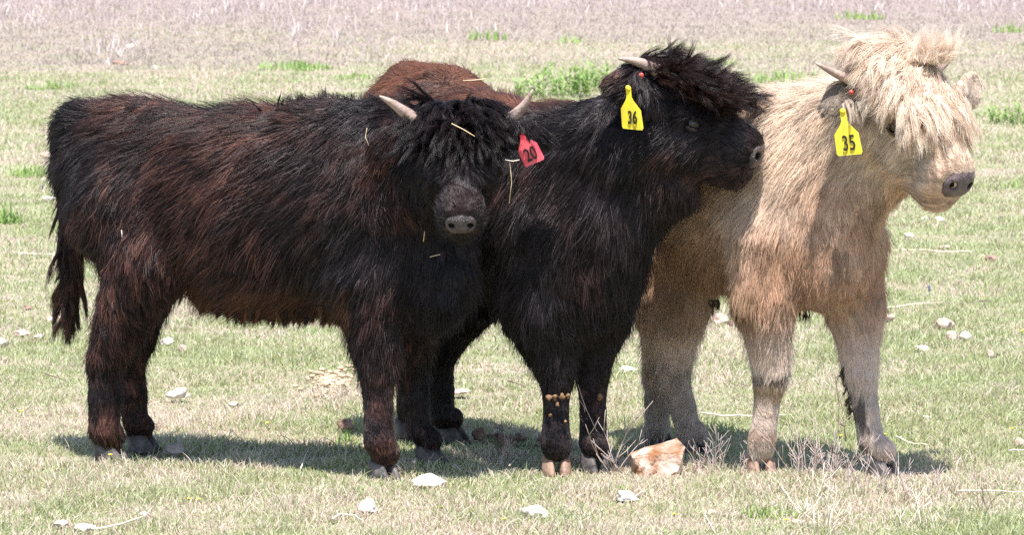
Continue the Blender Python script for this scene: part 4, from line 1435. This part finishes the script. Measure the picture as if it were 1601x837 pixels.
    stone(*a)

# big angular ochre stone: pale sloping top over a rough rusty face
def big_stone():
    c = G(1028, 742)
    k = (c[1] - CAM_Y) / FPX
    out = [(-38, 0), (-40, -30), (-20, -38), (8, -44), (36, -52), (38, -44), (36, -12), (26, 6), (6, 2), (-10, -2), (-24, -4)]
    bm = bmesh.new()
    R = np.random.default_rng(4)
    layers = []
    for (yy, s_, dz) in ((-.035, .86, -.004), (-.022, 1.0, 0), (.01, 1.02, .002), (.045, .95, .004), (.075, .70, -.012)):
        ring = []
        for (x, z) in out:
            ring.append(bm.verts.new((x * k * s_ + .003 * R.normal(), yy + .004 * R.normal() - (.012 if z > -20 and yy < 0 else 0), max(-z * k * (.55 if yy > .07 else 1) * s_ + dz, -.01) + .002 * R.normal())))
        layers.append(ring)
    n = len(out)
    for a, b in zip(layers[:-1], layers[1:]):
        for i in range(n):
            j = (i + 1) % n
            bm.faces.new((a[i], b[i], b[j], a[j]))
    bm.faces.new(layers[0])
    bm.faces.new(layers[-1][::-1])
    bmesh.ops.recalc_face_normals(bm, faces=bm.faces)
    bmesh.ops.triangulate(bm, faces=bm.faces)
    bmesh.ops.subdivide_edges(bm, edges=bm.edges, cuts=3, use_grid_fill=True)
    for v in bm.verts:
        p = np.array([v.co])
        fr = 1.0 if v.co.z < .055 and v.co.y < 0 else .35
        v.co += Vector(vnoise3(p, 90, 3)[0]) * .005 * fr + Vector(vnoise3(p, 35, 8)[0]) * .004 * fr
    me = bpy.data.meshes.new('stone')
    bm.to_mesh(me)
    bm.free()
    m = mat('ochre_boulder', (.26, .12, .055), .9, .2, (.66, .50, .42), 22, 1.0, 60)
    me.materials.append(m)
    o = bpy.data.objects.new('stone', me)
    C.objects.link(o)
    o.location = c
    o.rotation_euler = (0, 0, .1)
    tag(o, 'big angular ochre stone with a pale sloping top, between the black and blond calves', 'stone', 'stones scattered over the pasture')
big_stone()

# droppings
def pile(px, row, wpx, hpx, n, label, m, size):
    c = G(px, row)
    k = (c[1] - CAM_Y) / FPX
    parts = []
    for i in range(n):
        x = random.gauss(0, wpx * .26) * k
        y = random.gauss(0, hpx * .26) * (c[1] - CAM_Y) ** 2 / (FPX * CAM_Z)
        r = size * (.6 + .7 * random.random())
        v, f = ellipsoid(V3(0, 0, 0), np.array([[r * 1.25, 0, 0], [0, r, 0], [0, 0, r * .7]]), 6, 9)
        v = np.array(v)
        v = v * (1 + .22 * vnoise(v, 1.2 / size, i * 3.1))[:, None]
        a = random.random() * 3.14
        v = v @ np.array([[math.cos(a), math.sin(a), 0], [-math.sin(a), math.cos(a), 0], [0, 0, 1]])
        parts.append((list(v + c + V3(x, y, r * .5)), f))
    V, F = join(parts)
    o = mesh_obj('dung_pile', V, F, m, None, c)
    tag(o, label, 'dung')
M_dung = mat('dry_dung', (.40, .26, .17), .95, .1, (.62, .46, .34), 60, .6, 90)
pile(515, 597, 100, 30, 110, 'scattered heap of crumbly tan dung behind the front leg of the red tagged calf', M_dung, .008)
M_dung2 = mat('old_dung', (.16, .11, .09), .95, .1, (.30, .21, .17), 60, .6, 90)
pile(800, 690, 70, 26, 30, 'loose dark crumbs of dung in the shade between the dark calves', M_dung2, .009)

# ------------------------------------------------------------------ sticks, straws and dead weeds
M_stick = mat('bleached_twig', (.66, .55, .44), .85, .2, (.80, .72, .62), 60)
M_twig = mat('grey_twig', (.40, .31, .28), .9, .15, (.56, .47, .43), 60)
M_darktwig = mat('dark_twig', (.16, .11, .09), .9, .15, (.26, .19, .16), 60)
M_straw = mat('straw', (.62, .46, .26), .7, .3, (.78, .62, .40), 60)
def stick(pts, r, m, label, group=None, name='stick', lift=.006, cat=None):
    path = [G(x, y) + V3(0, 0, lift + .004 * random.random()) for x, y in pts]
    fine = []
    for a, b in zip(path[:-1], path[1:]):
        for t in (0, .33, .66): fine.append(a + (b - a) * t + V3(0, random.gauss(0, .003), random.gauss(0, .0012)))
    fine.append(path[-1])
    rr = [r * (1 - .6 * i / len(fine)) for i in range(len(fine))]
    v, f = tube(fine, rr, 6)
    o = mesh_obj(name, v, f, m, None, fine[0])
    tag(o, label, cat or name.replace('_', ' '), group)
SG = 'twigs and straws lying on the grass'
stick([(1398, 394), (1430, 393), (1475, 396), (1520, 397)], .004, M_stick, 'long bleached stick lying right of the blond calf neck', SG)
stick([(1378, 486), (1420, 480), (1455, 478), (1478, 476)], .0035, M_stick, 'bleached stick right of the blond calf front leg, below the long one', SG)
stick([(1545, 474), (1520, 476), (1500, 474)], .003, M_darktwig, 'short dark twig right of the blue flower', SG)
stick([(1497, 775), (1545, 773), (1605, 774)], .0028, M_stick, 'straight pale straw at the bottom right edge', SG)
stick([(1576, 709), (1604, 709)], .0028, M_stick, 'short pale straw touching the right edge', SG)
stick([(1400, 688), (1420, 696), (1450, 700)], .0028, M_stick, 'bent pale straw right of the blond calf pastern', SG)
stick([(1095, 650), (1130, 655), (1170, 654), (1242, 653)], .0030, M_stick, 'pale vine stem lying between the blond calf hind and front legs', SG)
stick([(150, 833), (190, 826), (225, 812), (240, 798)], .0028, M_stick, 'curved pale twig at the bottom left', SG)
stick([(20, 399), (50, 401), (96, 402)], .0040, M_stick, 'pale stick left of the tail', SG)
stick([(70, 588), (92, 595), (108, 602)], .0025, M_darktwig, 'dark twig left of the hind leg of the red tagged calf', SG)
stick([(520, 817), (534, 810), (556, 812), (568, 820)], .0022, M_stick, 'thin arched straw below the round white stone', SG)
stick([(690, 790), (725, 793)], .0022, M_stick, 'tiny straw right of the largest pale stone', SG)
stick([(795, 600), (822, 609)], .0026, M_darktwig, 'small dark twig between the dark calves legs', SG)
stick([(470, 738), (476, 722), (482, 708)], .0022, M_stick, 'short straw in the shadow of the red tagged calf', SG)
stick([(796, 735), (808, 722)], .0030, M_stick, 'short thick pale straw near the black calf near hoof', SG)
stick([(1098, 803), (1107, 818), (1118, 838)], .0028, M_stick, 'pale stem pointing to the bottom edge right of the white stone', SG)
stick([(985, 785), (1002, 776), (1012, 772)], .0022, M_stick, 'thin straw crossing the white stone', SG)
stick([(1212, 755), (1230, 778), (1250, 808)], .0026, M_stick, 'long pale stem slanting down from the blond near hoof', SG)

def dead_weed(px, row, hpx, n, m, label, spreadpx=30, lean=0.0, dens=1.0, r0=.0013):
    c = G(px, row)
    k = (c[1] - CAM_Y) / FPX
    parts = []
    for i in range(n):
        b0 = c + V3(random.gauss(0, spreadpx * .35) * k, random.gauss(0, .04), -.004)
        h = hpx * k * (.45 + .6 * random.random())
        d = unit(V3(random.gauss(lean, .30), random.gauss(0, .25), 1))
        path, p = [b0], b0.copy()
        for q in range(5):
            d = unit(d + V3(random.gauss(0, .12), random.gauss(0, .12), 0))
            p = p + d * h / 5
            path.append(p.copy())
        parts.append(tube(path, [r0 * (1 - .13 * q) for q in range(6)], 4))
        for b in range(random.randint(2, 5)):
            j = random.randint(1, 4)
            dd = unit(d + V3(random.gauss(0, .8), random.gauss(0, .5), .1))
            L = h * (.18 + .2 * random.random())
            parts.append(tube([path[j], path[j] + dd * L * .5, path[j] + dd * L + V3(0, 0, L * .12)], [r0 * .7, r0 * .6, r0 * .35], 4))
    V, F = join(parts)
    o = mesh_obj('dead_weed', V, F, m, None, c)
    tag(o, label, 'dead weed', 'dead wiry weeds among the grass')
dead_weed(962, 738, 150, 9, M_twig, 'tall branching dead weed in front of the black calf left front hoof', 26, -.15, r0=.0018)
dead_weed(1000, 715, 75, 9, M_twig, 'low grey dead weed just left of the angular stone', 34)
dead_weed(1108, 740, 80, 14, M_twig, 'wiry dead weed by the blond calf hind hooves', 60, .1)
dead_weed(1165, 742, 60, 8, M_twig, 'short dead weed at the left of the blond calf near hoof', 30)
dead_weed(1262, 748, 110, 26, M_twig, 'densest tangle of dead stems between the blond calf front hooves', 80)
dead_weed(1318, 752, 80, 16, M_twig, 'tangle of grey stems left of the blond calf far front hoof', 60)
dead_weed(1400, 775, 80, 14, M_twig, 'dead stems rising in front of the blond calf far front hoof', 80, r0=.0014)
dead_weed(1290, 832, 100, 12, M_stick, 'pale dead stems at the bottom edge below the blond calf', 80, r0=.0014)
dead_weed(1430, 828, 90, 7, M_stick, 'sparse pale stems in the bottom right quarter', 90, r0=.0013)
dead_weed(1310, 690, 130, 3, M_darktwig, 'thin lone stem leaning between the blond calf front legs', 20, .4, r0=.0012)
dead_weed(775, 728, 55, 6, M_twig, 'small dead weed in the shade left of the black calf near hoof', 60, .2)
dead_weed(1545, 800, 70, 5, M_darktwig, 'thin dark weed stems near the bottom right corner', 40, r0=.0013)
dead_weed(655, 745, 50, 5, M_twig, 'little dead weed between the front hooves of the red tagged calf', 50, -.2)

# ------------------------------------------------------------------ flowers
M_fy = mat('yellow_petal', (.85, .72, .03), .6, .3)
M_fb = mat('blue_petal', (.16, .14, .62), .6, .3)
M_stem = mat('flower_stem', (.16, .24, .07), .6, .3)
def flower(px, row, m, r, hgt, label, name, group=None, white=False):
    c = G(px, row)
    k = (c[1] - CAM_Y) / FPX
    root = empty(name, c)
    h = hgt * k
    top = c + V3(.002, 0, h)
    v, f = tube([c - V3(0, 0, .004), c + V3(.002, 0, h * .5), top], [.0009, .0008, .0007], 5)
    mesh_obj('stem', v, f, M_stem, root, c)
    parts = []
    if white:
        for q in range(5):
            for i in range(6):
                a = 6.283 * i / 6 + q
                parts.append(ribbon(top + V3(0, 0, (q - 3) * .0045), V3(math.cos(a), math.sin(a), .5), .008, .006, .3, 4))
    else:
        for i in range(9):
            a = 6.283 * i / 9
            parts.append(ribbon(top, V3(math.cos(a), math.sin(a), .35), r, r * .7, .3, 4))
        parts.append(ellipsoid(top + V3(0, 0, .001), np.eye(3) * r * .3, 6, 8))
    V, F = join(parts)
    mesh_obj('petals', V, F, m, root, c, smooth=False)
    tag(root, label, 'flower', group)
YG = 'small yellow flowers low in the grass'
for px, row, hgt, lb in [(575, 742, 10, 'small yellow flower against the near front hoof of the red tagged calf'),
    (172, 722, 10, 'small yellow flower against the hind hoof of the red tagged calf'),
    (1383, 690, 10, 'small yellow flower touching the blond calf far pastern'),
    (1315, 690, 8, 'small yellow flower between the blond calf front legs'),
    (688, 800, 6, 'small yellow flower below the largest pale stone'),
    (1581, 679, 8, 'small yellow flower right side above the short pale straw'),
    (1053, 812, 7, 'small yellow flower at the bottom edge below the angular stone'),
    (310, 788, 6, 'left of two small yellow flowers in the grass at bottom left'),
    (296, 787, 6, 'small yellow flower nearest the bottom left stones'),
    (1044, 696, 8, 'small yellow flower just behind the angular stone'),
    (33, 650, 6, 'small yellow flower near the left edge'),
    (1597, 524, 6, 'small yellow flower at the right edge level with the pair of stones'),
    (787, 818, 5, 'small yellow flower left of the pale blocky stone'),
    (418, 668, 6, 'small yellow flower above the shadow of the red tagged calf'),
    (1228, 820, 6, 'small yellow flower at the bottom edge beside the widest green tuft')]:
    flower(px, row, M_fy, .0085, hgt, lb, 'yellow_flower', YG)
flower(1452, 464, M_fb, .009, 14, 'blue violet flower on a short stem right of the blond calf', 'blue_flower', 'small blue violet flowers', True)
flower(66, 300, M_fb, .007, 8, 'blue violet flower left of the rump', 'blue_flower', 'small blue violet flowers', True)

# ------------------------------------------------------------------ straws caught in the coats (each a thing that rests on a calf)
def caught(pts, r, m, label):
    path = [W(*p) for p in pts]
    v, f = tube(path, [r] * len(path), 6)
    o = mesh_obj('straw', v, f, m, None, path[0])
    tag(o, label, 'straw', 'straws caught in the calves coats')
caught([(706, 193, -.52), (724, 202, -.53), (742, 213, -.54)], .0011, M_straw, 'straw lying on the black forelock of the red tagged calf')
caught([(790, 250, -.44), (802, 252, -.46), (812, 250, -.45)], .0013, M_stick, 'pale straw beside the red ear tag')
caught([(797, 252, -.42), (800, 285, -.42), (796, 318, -.42)], .0010, M_straw, 'straw hanging down below the red ear tag')
caught([(724, 126, .50), (742, 125, .50), (760, 123, .50)], .0015, M_straw, 'straw lying on the brown rump of the black calf')
caught([(664, 362, -.30), (662, 378, -.30)], .0010, M_straw, 'short upright straw left of the red tagged calf muzzle')
caught([(672, 402, -.30), (688, 398, -.30)], .0010, M_straw, 'short level straw below the red tagged calf muzzle')
caught([(574, 200, -.32), (571, 214, -.33), (577, 228, -.33)], .0010, M_straw, 'curled straw on the left ear of the red tagged calf')
caught([(190, 360, .05), (191, 372, .05)], .0013, M_stick, 'tiny pale straw on the thigh of the red tagged calf')
